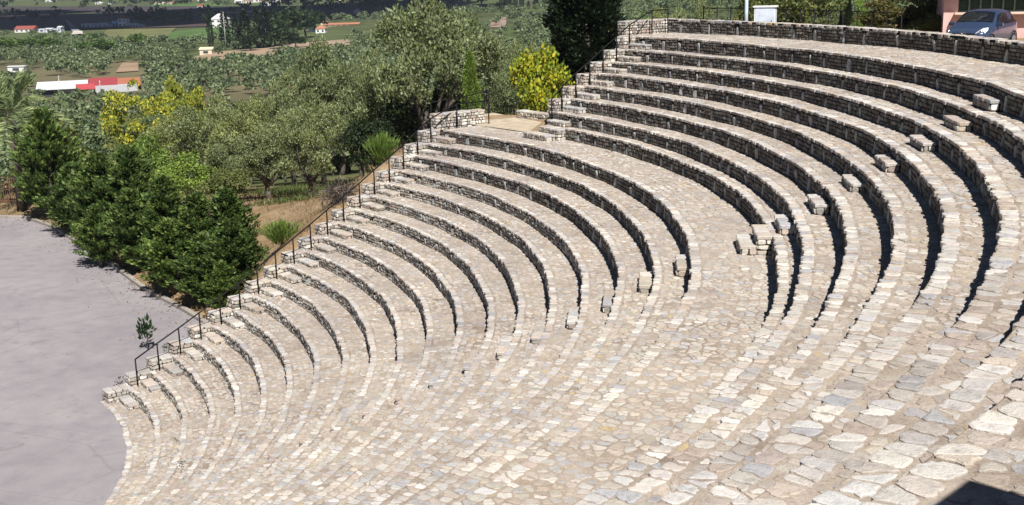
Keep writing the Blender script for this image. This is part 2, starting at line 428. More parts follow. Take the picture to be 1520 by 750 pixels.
def polar_box(B, r0, r1, t0, t1, z0, z1, faces, **k):
    """block between two radii and two angles (front faces the centre; front-left seen from the centre is t1)"""
    tm = (t0+t1)/2; rm = r0
    ct, st = math.cos(tm), math.sin(tm)
    W = r1-r0; L = (t1-t0)*(r0+r1)/2
    o = (r0*ct-st*L/2, r0*st+ct*L/2)
    rub_box(B, o, (st, -ct), (ct, st), L, W, z0, z1, faces, **k)
MATS3 = [RISER, JOINT, STONE]
# stair blocks (half steps) and the stepped end wall
for i in range(1, 28):
    zb = ZZ[i-1]; dz = ZZ[i]-zb; row = rows[i]
    if i < 20: tn = R(-14.55+.35*max(0, (i-9)/10))
    else: tn = R(-13.75+1.4*(i-20)/7)
    wd = 1.28
    if i == 20:
        B = MB(); polar_box(B, RR[i]-.38, RR[i]+.03, tn, tn+wd/RR[i], zb, ZZ[i]-.005, 'flr', cell=.4); B.build('stair_block', MATS3, row)
        B = MB(); polar_box(B, RR[i]-.76, RR[i]-.385, tn, tn+wd/RR[i], zb, zb+dz/2, 'flr', cell=.4); B.build('stair_block', MATS3, row)
        a1 = R(25.8); a0 = R(23.3)
        B = MB(); polar_box(B, RR[i]-.40, RR[i]+.03, a0, a1, zb, ZZ[i]-.005, 'flr', cell=.4); B.build('stair_block', MATS3, row)
        B = MB(); polar_box(B, RR[i]-.85, RR[i]-.405, a0+.004, a1+.015, zb, zb+dz/2, 'flr', cell=.4); B.build('stair_block', MATS3, row)
        continue
    B = MB(); polar_box(B, RR[i]-.34, RR[i]-.035, tn, tn+wd/RR[i], zb, zb+dz*.5, 'flr', cell=.4); B.build('stair_block', MATS3, row)
    e = thi(i); B = MB(); polar_box(B, RR[i]-.40, RR[i]-.035, e-1.15/RR[i], e-.01/RR[i], zb, zb+dz*.45, 'fr', cell=.38); B.build('stair_block', MATS3, row)
    if i == 21: continue
    B = MB(); pw = RR[i]-RR[i-1] if i not in (20,) else .8
    polar_box(B, RR[i]-min(.80, pw-.06), RR[i]+.03, thi(i), tho(i), zb-(2.0 if i < 20 else 1.6), ZZ[i]+.012, 'flr', course=.135, cell=.33)
    B.build('end_pier', MATS3, row)

# ------------------------------------------------------------------ walls round the theatre
pw = empty('parapet_wall', (0, 0, 11.589), 'long curved dry-stone parapet wall behind the topmost walkway', 'wall')
pw.location = (0, 0, 0)
B = MB(); ZP = 12.18; t1 = R(28.7); L = (t1-TH0)*RPAR
def mpar(a, b, d):
    th = t1-a/RPAR; r = RPAR+wob(th, 40)-d; return (r*math.cos(th), r*math.sin(th), 11.57+b)
masonry(B, mpar, L, ZP-.07-11.57, .118, ortho=1.7, pal=PAL_UP_SHADE)
n = int(L/.3); vs = []
for k in range(n+1):
    a = L*k/n; vs += [mpar(a, -.05, -.004), mpar(a, .6, -.004), mpar(a, .6, -.50), mpar(a, -.8, -.50)]
B.add(vs, [(4*k+j+1, 4*k+j+5, 4*k+j+4, 4*k+j) for k in range(n) for j in range(3)], (1, 1, 1), 1)
B.build('wall_face', [RISER, JOINT], pw)
B = MB()
paving(B, lambda x, y, z: ((y+wob(x/RPAR, 40))*math.cos(x/RPAR), (y+wob(x/RPAR, 40))*math.sin(x/RPAR), ZP-.014+z), TH0*RPAR, t1*RPAR, RPAR-.04, RPAR+.53, .33, .009, .013, lip=.075, drop=.05, miss=0, ragged=.015, asp=1.4)
B.build('coping', [STONE], pw)

ew = empty('end_wall', (0, 0, 0), 'short straight sunlit stone wall closing the left end of the topmost walkway, beside the handrail', 'wall')
B = MB(); d = (math.cos(R(28.6)), math.sin(R(28.6)))
rub_box(B, (37.25*d[0], 37.25*d[1]), d, (-d[1], d[0]), 2.95, .5, 8.4, 12.2, 'flr', course=.125, cell=.34); B.build('masonry', MATS3, ew)
dw = empty('walkway_wall', (0, 0, 0), 'short sunlit stone wall at the left end of the middle walkway', 'wall')
B = MB(); o = np.array([24.30, 17.55]); e = np.array([26.55, 18.75]); dd = (e-o)/np.linalg.norm(e-o)
rub_box(B, o, dd, (-dd[1], dd[0]), np.linalg.norm(e-o), .5, 7.0, 8.50, 'flr', course=.125, cell=.34); B.build('masonry', MATS3, dw)
lw = empty('low_wall', (0, 0, 0), 'low stone bench wall at the far edge of the sandy path, under the yellow-green shrub', 'wall')
B = MB(); o = np.array([28.15, 20.3]); e = np.array([29.6, 18.0]); dd = (e-o)/np.linalg.norm(e-o)
rub_box(B, o, dd, (-dd[1], dd[0]), np.linalg.norm(e-o), .45, 7.3, 8.22, 'flr', course=.14, cell=.4); B.build('masonry', MATS3, lw)

# ------------------------------------------------------------------ terrain
def sstep(a, b, x):
    t = np.clip((x-a)/(b-a), 0, 1); return t*t*(3-2*t)
ORCH = [(12.3, 8.2), (14.2, 10.6), (14.75, 13.2), (14.1, 16.0), (12.85, 18.34), (10.1, 22.95), (6.71, 29.91), (1.9, 38.9), (-.65, 42.4), (-2.4, 43.0), (-14, 47)]
cp = []
for i in range(1, 20):
    t = tho(i)+.45/RR[i]; r = RR[i]-.35; cp.append((r*math.cos(t), r*math.sin(t), max(.02, ZZ[i]-(1.3 if i > 9 else 1.5))))
    if i > 5:
        t = tho(i)+2.2/RR[i]; cp.append((r*math.cos(t), r*math.sin(t), max(.05, ZZ[i]-(1.0 if i > 9 else 1.5))))
for i in range(22, 28):
    t = tho(i)+.5/RR[i]; r = RR[i]-.35; cp.append((r*math.cos(t), r*math.sin(t), ZZ[i]-.75))
for x, y in ORCH[2:]: cp.append((x+.5, y+.25, .02))
for x, y in ORCH[4:]: cp.append((x-2, y-1, 0.0))
cp += [(27, 21.8, 7.84), (28.4, 19.2, 7.84), (29.3, 17.6, 7.84), (25.5, 19.6, 7.8), (26.5, 20.6, 7.84), (29.5, 21, 7.9), (28, 24, 7.2), (25.5, 24, 6.8),
       (33, 27, 7.5), (35, 24, 8.6), (37, 21.8, 10.3), (30, 30, 5.6),
       (15.9, 14, 1.7), (17, 17, 2.7), (19.9, 16.3, 4.75), (19.9, 20, 4.45), (19.9, 24, 3.9), (22, 19, 5.95), (22, 23, 5.3), (24, 20.5, 7.05), (24, 24, 6.3), (18, 21, 3.1), (16, 20, 1.6), (14.5, 25, 1.2), (10, 32, .9), (6, 40, .4), (24, 30, 4.9), (18, 32, 2.2), (22, 42, .8),
       (41, 12, 10.95), (42.5, 5, 10.97), (43, -5, 10.97), (46, 13, 10.97), (50, 17, 10.97), (50, 0, 10.97), (60, 10, 10.97), (55, 22, 10.6), (44, 20, 10.8), (40, 18, 10.9), (40.5, 20.6, 10.7), (42, 28, 9.0), (50, 32, 8.6), (60, 40, 6.5),
       (70, 15, 10.5), (75, -20, 11), (44, -22, 10.97), (38, -32, 10.97), (25, -42, 10.97), (0, -50, 10.5), (-30, -50, 8), (-45, -20, 2), (-50, 20, 0), (-40, 50, -.5), (60, -50, 11.5), (-60, -60, 8),
       (0, 55, -.8), (-20, 70, -3.5), (15, 60, -1.8), (35, 60, 1.0), (10, 90, -6.5), (40, 90, -3.5), (70, 90, 1.0), (-40, 100, -9), (80, 50, 6), (110, 20, 10), (110, 90, 1), (-80, 60, -6), (-80, 0, -2)]
cp = np.array(cp); X = cp[:, :2]
def tps(r2): return np.where(r2 > 1e-9, .5*r2*np.log(np.maximum(r2, 1e-9)), 0)
K = tps(((X[:, None]-X[None])**2).sum(-1)); n = len(X)
A = np.zeros((n+3, n+3)); A[:n, :n] = K+np.eye(n)*.4; A[:n, n] = 1; A[:n, n+1:] = X; A[n, :n] = 1; A[n+1:, :n] = X.T
Wt = np.linalg.solve(A, np.concatenate([cp[:, 2], np.zeros(3)]))
def terrain(x, y):
    x = np.atleast_1d(np.asarray(x, float)); y = np.atleast_1d(np.asarray(y, float))
    xc = np.clip(x, -85, 115); yc = np.clip(y, -65, 110)
    z = np.full(x.shape, 0.0)
    for s in range(0, len(x), 4000):
        sl_ = slice(s, s+4000)
        r2 = (xc[sl_, None]-X[None, :, 0])**2+(yc[sl_, None]-X[None, :, 1])**2
        z[sl_] = tps(r2)@Wt[:n]+Wt[n]+Wt[n+1]*xc[sl_]+Wt[n+2]*yc[sl_]
    out = np.maximum(np.maximum(-85-x, x-115), np.maximum(-65-y, y-110)); out = np.maximum(out, 0)
    far = -20+.25*np.sin(x*.013)+.25*np.sin(y*.017)
    hill = 46*np.exp(-((x-420)**2/(2*170**2)+(y-520)**2/(2*230**2)))+60*np.exp(-((x-800)**2/(2*330**2)+(y-1500)**2/(2*500**2)))
    far = far+hill
    k = sstep(0, 150, out); k = np.where(x > 115, sstep(0, 330, out), k)
    z = z*(1-k)+far*k
    z += (.10*np.sin(x*.9+1.3*np.sin(y*.5))*np.sin(y*.8+np.sin(x*.35)))*sstep(0, 4, np.hypot(x-22, y-22))*.6
    return z
def tz(x, y): return float(terrain([x], [y])[0])
def near_mask(x, y):
    r = np.hypot(x, y); th = np.degrees(np.arctan2(y, x)); return r, th
def axis(a, b, step, lo, hi):
    c = list(np.arange(a, b+1e-6, step)); s = step; v = b
    while v < hi: s *= 1.17; v += s; c.append(v)
    s = step; v = a
    while v > lo: s *= 1.17; v -= s; c.insert(0, v)
    return np.array(c)
gx = axis(-20, 62, .7, -5000, 6000); gy = axis(-55, 62, .7, -600, 9000)
GX, GY = np.meshgrid(gx, gy); xx, yy = GX.ravel(), GY.ravel()
zz = terrain(xx, yy)
r, th = near_mask(xx, yy)
lim = np.where(r < 30.4, 32.4+np.clip(r-19.6, 0, 11)*.33, 26.6); lim = np.where(r > 36, 27.6, lim)
inth = (r > 13.4) & (r < 40.0) & (th > -80) & (th < lim+.3)
zr = np.interp(r, RR+[40.3], ZZ+[11.2])
zz = np.where(inth, np.minimum(zz, zr-1.1), zz)
# inside orchestra polygon -> lower
def inpoly(px, py, poly):
    c = np.zeros(px.shape, bool); j = len(poly)-1
    for i in range(len(poly)):
        xi, yi = poly[i]; xj, yj = poly[j]
        c ^= ((yi > py) != (yj > py)) & (px < (xj-xi)*(py-yi)/(yj-yi+1e-12)+xi); j = i
    return c
arc = [(13.75*math.cos(t), 13.75*math.sin(t)) for t in np.linspace(R(-75), R(32), 60)]
OPOLY = arc+ORCH[0:]+[(-45, 40), (-48, -30), (-10, -36)]
io = inpoly(xx, yy, OPOLY)
zz = np.where(io, np.minimum(zz, -.22), zz)
nx_, ny_ = len(gx), len(gy)
idx = np.arange(nx_*ny_).reshape(ny_, nx_)
quads = np.stack([idx[:-1, :-1], idx[:-1, 1:], idx[1:, 1:], idx[1:, :-1]], -1).reshape(-1, 4)

def ground_mat():
    m, nt, nd, lk, p = new_mat('dry_ground'); pos = geo_pos(nt)
    n1 = noise(nt, .35, 5, .6, pos); n2 = noise(nt, 5, 5, .7, pos); n3 = noise(nt, .02, 4, .6, pos)
    near = ramp(nt, n1.outputs[0], [(.32, (.20, .135, .075)), (.48, (.29, .20, .115)), (.6, (.34, .25, .155)), (.75, (.25, .175, .10))])
    near = mixc(nt, .8, near, ramp(nt, n2.outputs[0], [(.3, (.5, .47, .42)), (.5, (1, 1, 1)), (.7, (1.25, 1.2, 1.1))]), 'MULTIPLY')
    vor = nd.new('ShaderNodeTexVoronoi'); vor.inputs['Scale'].default_value = .0085
    mp_ = nd.new('ShaderNodeMapping'); mp_.inputs['Rotation'].default_value = (0, 0, .5); mp_.inputs['Scale'].default_value = (1, .55, 1)
    lk.new(pos, mp_.inputs[0]); lk.new(mp_.outputs[0], vor.inputs['Vector'])
    sep = nd.new('ShaderNodeSeparateColor'); lk.new(vor.outputs['Color'], sep.inputs[0])
    far = ramp(nt, sep.outputs[0], [(0, (.07, .09, .035)), (.25, (.10, .11, .055)), (.45, (.09, .115, .045)), (.6, (.14, .125, .075)), (.8, (.085, .12, .04)), (1, (.12, .13, .065))])
    far = mixc(nt, .7, far, ramp(nt, n3.outputs[0], [(.35, (.6, .65, .6)), (.65, (1.25, 1.2, 1.1))]), 'MULTIPLY')
    sx = nd.new('ShaderNodeSeparateXYZ'); lk.new(pos, sx.inputs[0])
    mr_ = nd.new('ShaderNodeMapRange'); mr_.inputs['From Min'].default_value = 40; mr_.inputs['From Max'].default_value = 75; lk.new(sx.outputs[1], mr_.inputs[0])
    c = mixc(nt, mr_.outputs[0], near, far)
    lk.new(c, p.inputs['Base Color']); p.inputs['Roughness'].default_value = .95; p.inputs['Specular IOR Level'].default_value = .1
    lk.new(bump(nt, n2.outputs[0], .8, .06), p.inputs['Normal']); return m
g = link('ground', np_mesh('ground', np.stack([xx, yy, zz], -1), quads, np.ones((len(quads), 3)), ground_mat()))
tag(g, kind='structure'); g.data.polygons.foreach_set('use_smooth', np.ones(len(quads), bool))

def concrete_mat():
    m, nt, nd, lk, p = new_mat('floor_concrete'); pos = geo_pos(nt)
    n1 = noise(nt, .22, 6, .62, pos); n2 = noise(nt, 14, 4, .7, pos); n3 = noise(nt, 1.1, 4, .6, pos)
    c = ramp(nt, n1.outputs[0], [(.3, (.25, .228, .24)), (.5, (.288, .265, .274)), (.68, (.322, .297, .30))])
    c = mixc(nt, .6, c, ramp(nt, n3.outputs[0], [(.3, (.8, .8, .83)), (.6, (1.06, 1.05, 1.04))]), 'MULTIPLY')
    c = mixc(nt, .5, c, ramp(nt, n2.outputs[0], [(.3, (.8, .8, .8)), (.6, (1.05, 1.05, 1.05))]), 'MULTIPLY')
    mp_ = nd.new('ShaderNodeMapping'); mp_.inputs['Rotation'].default_value = (0, 0, R(25)); lk.new(pos, mp_.inputs[0])
    br = nd.new('ShaderNodeTexBrick'); br.offset = 0; br.inputs['Scale'].default_value = 1; br.inputs['Mortar Size'].default_value = .008
    br.inputs['Brick Width'].default_value = 4.5; br.inputs['Row Height'].default_value = 4.5; lk.new(mp_.outputs[0], br.inputs['Vector'])
    c = mixc(nt, br.outputs['Fac'], c, (.2, .18, .18))
    n4 = noise(nt, .55, 5, .75, pos); n4.inputs['Distortion'].default_value = 1.6
    c = mixc(nt, 1.0, c, ramp(nt, n4.outputs[0], [(.30, (.78, .76, .76)), (.42, (1, 1, 1)), (.62, (1, 1, 1)), (.72, (1.12, 1.1, 1.06))]), 'MULTIPLY')
    vc = nd.new('ShaderNodeTexVoronoi'); vc.feature = 'DISTANCE_TO_EDGE'; vc.inputs['Scale'].default_value = .16; vd_ = noise(nt, 1.2, 3, .6, pos)
    ad = mixc(nt, .12, pos, vd_.outputs['Color']); lk.new(ad, vc.inputs['Vector'])
    c = mixc(nt, .3, c, ramp(nt, vc.outputs['Distance'], [(0, (.55, .53, .53)), (.006, (1, 1, 1)), (1, (1, 1, 1))]), 'MULTIPLY')
    lk.new(c, p.inputs['Base Color']); p.inputs['Roughness'].default_value = .85; p.inputs['Specular IOR Level'].default_value = .3
    lk.new(bump(nt, n2.outputs[0], .15, .01), p.inputs['Normal']); return m
bm = bmesh.new(); f_ = bm.faces.new([bm.verts.new((x, y, 0.0)) for x, y in OPOLY]); bmesh.ops.triangulate(bm, faces=[f_])
bmesh.ops.recalc_face_normals(bm, faces=bm.faces)
for f in bm.faces:
    if f.normal.z < 0: f.normal_flip()
me = bpy.data.meshes.new('theatre_floor'); bm.to_mesh(me); bm.free(); me.materials.append(concrete_mat())
tag(link('theatre_floor', me), kind='structure')
# kerb
B = MB(); kp = [np.array(p) for p in ORCH[2:]]
for a, b in zip(kp[:-1], kp[1:]):
    L = np.linalg.norm(b-a); d = (b-a)/L; n_ = max(1, int(L/1.0)); rz = math.atan2(d[1], d[0])
    for k in range(n_):
        c = a+d*(L*(k+.5)/n_); c = c+np.array([d[1], -d[0]])*.12
        B.box((c[0], c[1], .06), (L/n_-.012, .24, .2), rz, jit((.34, .31, .28), .12), 0, .015)
tag(B.build('kerb', [STONE]), kind='structure')
# sandy path beyond the middle walkway
PATH = plain('sandy_path', (.46, .385, .285), .95, 0, .1, 0, .2, 3)
pp = [(31.86*math.cos(R(t)), 31.86*math.sin(R(t))) for t in (34.8, 33.4, 32, 30.6, 29.2, 27.8, 26.4)][::1]+[(29.6, 14.8), (29.2, 18.0), (28.2, 20.4), (27.3, 22.6), (26.0, 21.6), (25.2, 19.2)]
gv = []; 
B = MB(); B.add([(x, y, 7.882) for x, y in pp], [tuple(range(len(pp)))]); tag(B.build('path', [PATH]), kind='structure')

# ------------------------------------------------------------------ handrails
def polar(r, th, z): return (r*math.cos(th), r*math.sin(th), z)
def post(B_parent, p, h, rad=.027):
    b = MB(); b.tube([p, (p[0], p[1], p[2]+h)], rad, 8); b.build('post', [BLACK], B_parent)
hr = empty('handrail', polar(RR[1]+.4, thi(2), ZZ[1]), 'black iron handrail climbing the stepped left end of the lower seating rows', 'handrail')
hr.location = (0, 0, 0); tops = []
for i in range(2, 20):
    p = polar(RR[i-1]+.30, thi(i)-.09/RR[i], ZZ[i-1]); post(hr, p, 1.02); tops.append((p[0], p[1], p[2]+1.02))
for x, y in ((25.25, 17.85), (26.7, 18.55)):
    post(hr, (x, y, 7.87), 1.02); tops.append((x, y, 8.89))
p0 = tops[0]; B = MB(); B.tube(tops, .027, 8); B.build('rail', [BLACK], hr)
hr2 = empty('handrail', (0, 0, 0), 'black iron handrail climbing the left end of the upper seating rows to the topmost walkway', 'handrail'); tops = []
for i in range(21, 28):
    p = polar(RR[i-1]+.30, thi(i)-.09/RR[i] if i > 21 else R(25.9), ZZ[i-1]); post(hr2, p, 1.02); tops.append((p[0], p[1], p[2]+1.02))
for r_, t_ in ((38.6, 28.25), (39.5, 28.2)):
    p = polar(r_, R(t_), 11.589); post(hr2, p, 1.02); tops.append((p[0], p[1], 12.61))
B = MB(); B.tube(tops, .027, 8); B.build('rail', [BLACK], hr2)
hr3 = empty('handrail', (0, 0, 0), 'black iron railing along the far edge of the sandy path, sloping down to the shrub', 'handrail'); tops = []
for (x, y), dz in zip(((24.2, 19.6), (26.0, 21.9), (27.1, 22.7), (28.2, 21.8), (29.6, 21.2)), (0, .0, .15, -.35, -.9)):
    z = 7.75+dz*.5; post(hr3, (x, y, z-.1), 1.15+dz*.4); tops.append((x, y, z+1.05+dz*.4))
B = MB(); B.tube(tops, .022, 8); B.tube([(a, b, c-.5) for a, b, c in tops], .015, 6); B.build('rail', [BLACK], hr3)
# mesh fence behind the parapet
mf = empty('mesh_fence', (0, 0, 0), 'dark wire mesh fence with thin posts standing behind the topmost parapet wall', 'fence')
WIRE = plain('dark_wire', (.03, .035, .03), .6)
fp = [polar(42.6, R(t), 0) for t in np.linspace(29.5, 13.0, 15)]
tops = []
for x, y, _ in fp:
    z = tz(x, y); post(mf, (x, y, z-.1), 12.62-z+.1, .028); tops.append((x, y, 12.55))
B = MB(); B.tube(tops, .02, 6); B.build('rail', [BLACK], mf)
B = MB()
for (a, b) in zip(tops[:-1], tops[1:]):
    a = Vector(a); b = Vector(b); L = (b-a).length; u = (b-a)/L
    for k in range(int(L/.12)+1):
        p = a+u*(k*.12); B.add([tuple(p+u*.003), tuple(p-u*.003), (p.x-u.x*.003, p.y-u.y*.003, 10.7), (p.x+u.x*.003, p.y+u.y*.003, 10.7)], [(0, 1, 2, 3)])
    for k in range(14):
        z = 12.5-k*.12; B.add([(a.x, a.y, z), (b.x, b.y, z), (b.x, b.y, z-.006), (a.x, a.y, z-.006)], [(0, 1, 2, 3)])
B.build('wire_mesh', [WIRE], mf)

# ------------------------------------------------------------------ foliage
def rand_unit(k):
    v = rng.normal(size=(k, 3)); return v/np.linalg.norm(v, axis=1)[:, None]
def leaf_mesh(name, pts, dirs, size, width, cols, mat=None, out=None):
    """one bent diamond leaf per point: pts (k,3), dirs main axis (k,3), size array"""
    k = len(pts); mat = mat or LEAF
    side = np.cross(dirs, rand_unit(k) if out is None else out+rand_unit(k)*.55); side /= np.linalg.norm(side, axis=1)[:, None]+1e-9
    nrm = np.cross(dirs, side); s = size[:, None]; wv = (size*width)[:, None]
    v = np.stack([pts, pts+dirs*s*.5+side*wv+nrm*s*.08, pts+dirs*s, pts+dirs*s*.5-side*wv+nrm*s*.08], 1).reshape(-1, 3)
    q = np.arange(4*k).reshape(-1, 4)
    return np_mesh(name, v, q, cols, mat)
def pick(pal, k, var=.22):
    pal = np.array(pal); c = pal[rng.integers(0, len(pal), k)]
    return np.clip(c*(1+rng.uniform(-var, var, (k, 1))), .004, 1)
def blob_crown(k, nb, rx, rz, zc, br, flat=.8, low=-.75, ret_b=False):
    """points on the skins of nb blobs scattered through an ellipsoid (unit tree height)"""
    bl = []
    while len(bl) < nb:
        p = rng.uniform(-1, 1, 3)
        d = np.linalg.norm(p)
        if .25 < d < 1 and p[2] > low: bl.append(p*np.array([rx, rx, rz])+np.array([0, 0, zc]))
    bl = np.array(bl); rad = br*rng.uniform(.6, 1.25, nb)
    w_ = rad**2; b = rng.choice(nb, k, p=w_/w_.sum())
    u = rand_unit(k); u[:, 2] = np.where(u[:, 2] < -.3, -u[:, 2]*.6, u[:, 2])
    rr = rad[b]*rng.uniform(.55, 1.08, k)**.6
    pts = bl[b]+u*rr[:, None]*np.array([1, 1, flat])
    return (pts, u, bl, b) if ret_b else (pts, u, bl)
def trunk_mesh(name, h, rad, limbs, lean=.05, seed=0):
    random.seed(seed); B = MB()
    pts = [(0, 0, -.06)]; x = y = 0
    for k in range(1, 5):
        x += random.uniform(-lean, lean); y += random.uniform(-lean, lean); pts.append((x, y, h*k/4))
    B.tube(pts, [rad*1.25, rad, rad*.85, rad*.75, rad*.6], 8)
    base = pts[2]
    for q in limbs:
        q = np.array(q); m_ = (np.array(pts[3])*.5+q*.5)+np.array([random.uniform(-.04, .04), random.uniform(-.04, .04), -.03])
        B.tube([pts[2], tuple(m_), tuple(q)], [rad*.6, rad*.4, rad*.12], 6)
    return B.mesh(name, [BARK])
OLIVE = [(.20, .24, .105), (.26, .295, .15), (.15, .19, .07), (.34, .37, .21), (.12, .155, .05), (.22, .25, .085)]
DARKC = [(.05, .09, .022), (.075, .12, .028), (.105, .155, .035), (.035, .066, .018), (.14, .18, .045)]
CYPR = [(.012, .025, .010), (.018, .034, .012), (.026, .045, .015), (.010, .019, .008)]
YELLO = [(.44, .42, .05), (.36, .38, .05), (.52, .47, .06), (.27, .32, .045), (.18, .24, .04), (.31, .35, .05)]
YGREEN = [(.30, .33, .025), (.38, .38, .03), (.20, .27, .025), (.46, .43, .035), (.13, .20, .02)]
LIME = [(.15, .24, .04), (.20, .30, .055), (.11, .18, .03), (.25, .33, .08)]
BUSH = [(.12, .155, .045), (.16, .185, .05), (.08, .115, .03), (.20, .20, .07)]
BROWNB = [(.12, .11, .04), (.09, .10, .03), (.17, .13, .05), (.07, .08, .025)]

def proto(name, crown_me, trunk_me):
    return (name, crown_me, trunk_me)
def olive_proto(s, pal=OLIVE, k=17000, size=.023, br=.12, rx=.42, nb=34, high=False):
    pts, u, bl, bl_index = blob_crown(k, nb, rx, .30 if high else .40, .66 if high else .57, br, 1.0, -.6 if high else -.8, True)
    shade = rng.uniform(.8, 1.25, nb)[bl_index]; d = u*.5+rand_unit(k)*.7+np.array([0, 0, .45]); d /= np.linalg.norm(d, axis=1)[:, None]
    me = leaf_mesh('crown', pts, d, size*rng.uniform(.6, 1.4, k), .24, pick(pal, k)*shade[:, None], None, u+np.array([0, 0, .25]))
    tr = trunk_mesh('trunk', .42 if high else .30, .032, [tuple(b*.85) for b in bl[:7]], .05, s)
    return me, tr
def broad_proto(s, pal, k=7000, size=.042, rx=.46, br=.2, nb=22, wid=.34, th_=.25):
    pts, u, bl = blob_crown(k, nb, rx, .38, .58, br)
    d = u*.6+rand_unit(k)*.8; d /= np.linalg.norm(d, axis=1)[:, None]
    me = leaf_mesh('crown', pts, d, size*rng.uniform(.6, 1.4, k), wid, pick(pal, k), None, u+np.array([0, 0, .2]))
    return me, trunk_mesh('trunk', th_, .03, [tuple(b*.8) for b in bl[:6]], .04, s)
def conifer_proto(s, pal=DARKC, k=15000, size=.036, rx=.27, droop=.1):
    """soft pyramidal evergreen: ascending sprays with brighter tips"""
    nbr = 125; TP = []; P = []; D = []; C_ = []
    z = rng.uniform(.06, .97, nbr)**.9; a = rng.uniform(0, 2*math.pi, nbr)
    prof = np.clip(np.minimum((1-z)*1.22+.03, .45+z*2.0), 0, 1); ln = rx*prof*rng.uniform(.55, 1.3, nbr)
    kk = k//nbr
    for b in range(nbr):
        t = rng.uniform(.15, 1, kk)**.7
        ax = np.array([math.cos(a[b]), math.sin(a[b]), random.uniform(.5, 1.3)])
        c = np.array([0, 0, z[b]*.93])+ax[None]*(ln[b]*t)[:, None]+rng.normal(0, .018, (kk, 3))*(1.2-t*.4)[:, None]
        c[:, 2] -= .06*t*t*droop
        d = ax[None]*.7+np.array([0, 0, .3])+rand_unit(kk)*.6; d /= np.linalg.norm(d, axis=1)[:, None]
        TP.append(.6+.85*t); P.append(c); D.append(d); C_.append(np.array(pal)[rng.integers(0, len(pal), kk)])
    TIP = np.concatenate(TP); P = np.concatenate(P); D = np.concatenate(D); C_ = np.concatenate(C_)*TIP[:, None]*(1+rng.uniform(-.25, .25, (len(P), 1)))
    OUT = np.stack([P[:, 0], P[:, 1], np.full(len(P), .12)], -1); OUT /= np.linalg.norm(OUT, axis=1)[:, None]
    me = leaf_mesh('crown', P, D, size*rng.uniform(.6, 1.4, len(P)), .24, C_, None, OUT)
    return me, trunk_mesh('trunk', .8, .022, [], .012, s)
def cypress_proto(s, pal=CYPR, k=9000, size=.02, rx=.09, top=1.0):
    z = rng.uniform(.02, 1, k); a = rng.uniform(0, 2*math.pi, k)
    prof = np.clip(np.minimum((z/.12)**.5, 1)*np.clip((1-z)/.45, 0, 1)**.55, 0, 1)
    lump = 1+.16*np.sin(a*3+z*19)+.12*np.sin(a*5-z*33)
    r_ = rx*prof*lump*rng.uniform(.72, 1.05, k)
    pts = np.stack([r_*np.cos(a), r_*np.sin(a), z*top], -1)
    d = np.stack([np.cos(a)*.45, np.sin(a)*.45, np.full(k, .8)], -1)+rand_unit(k)*.35; d /= np.linalg.norm(d, axis=1)[:, None]
    me = leaf_mesh('crown', pts, d, size*rng.uniform(.6, 1.5, k), .25, pick(pal, k, .3))
    return me, trunk_mesh('trunk', .5, .016, [], .004, s)
def broom_proto(s, pal=LIME, k=2600):
    a = rng.uniform(0, 2*math.pi, k); e = rng.uniform(.0, .7, k); t = rng.uniform(.1, .85, k)
    d = np.stack([np.sin(e)*np.cos(a), np.sin(e)*np.sin(a), np.cos(e)], -1)
    pts = d*t[:, None]*np.array([1, 1, 1.0]); dd = d+rand_unit(k)*.25
    me = leaf_mesh('crown', pts, dd, rng.uniform(.1, .25, k), .05, pick(pal, k))
    return me, trunk_mesh('trunk', .2, .02, [], .01, s)

def plant(name, me, tr, loc, h, wscale, label, cat='tree', group=None, rz=None):
    """me/tr have unit height; wscale widens them"""
    o = empty(name, loc, label, cat, group); o.rotation_euler = (0, 0, random.uniform(0, 6.28) if rz is None else rz); o.scale = (h*wscale, h*wscale, h)
    link('crown', me, o); link('trunk', tr, o); return o
P_OL = [olive_proto(s) for s in range(5)]
P_OH = olive_proto(7, high=True)
P_SHADE = broad_proto(63, [(.02, .035, .012), (.03, .05, .016), (.045, .065, .02), (.015, .024, .01)], 6000)  # near-black leaves, added to paint the deep shade under the olives
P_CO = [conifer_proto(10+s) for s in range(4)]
P_LI = broad_proto(60, LIME, 5000)
P_BR = [broad_proto(20+s, BUSH) for s in range(3)]
P_YE = [broad_proto(30+s, YELLO, 5200, .03, .44, .10, 34, .34, .35) for s in range(2)]
P_YG = broad_proto(40, YGREEN, 7000, .052, .46, .2, 26, .34, .18)
P_CY = [cypress_proto(50+s, CYPR, 16000, .02) for s in range(3)]
P_BB = broad_proto(61, BROWNB, 7000, .045)
P_BM = [broom_proto(70), broom_proto(71)]

def place(name, pro, u, vt, wpx, depth, label, cat='tree', group=None, ratio=None, zb=None, native=.86):
    """a tree at a pixel column and distance, standing on the ground, its top and width as seen"""
    p = at(u, vt, depth); z0 = tz(p[0], p[1]) if zb is None else zb
    h = max(.4, p[2]-z0); wid = wpx*depth/F_PX
    return plant(name, pro[0], pro[1], (p[0], p[1], z0), h, wid/(h*native), label, cat, group)

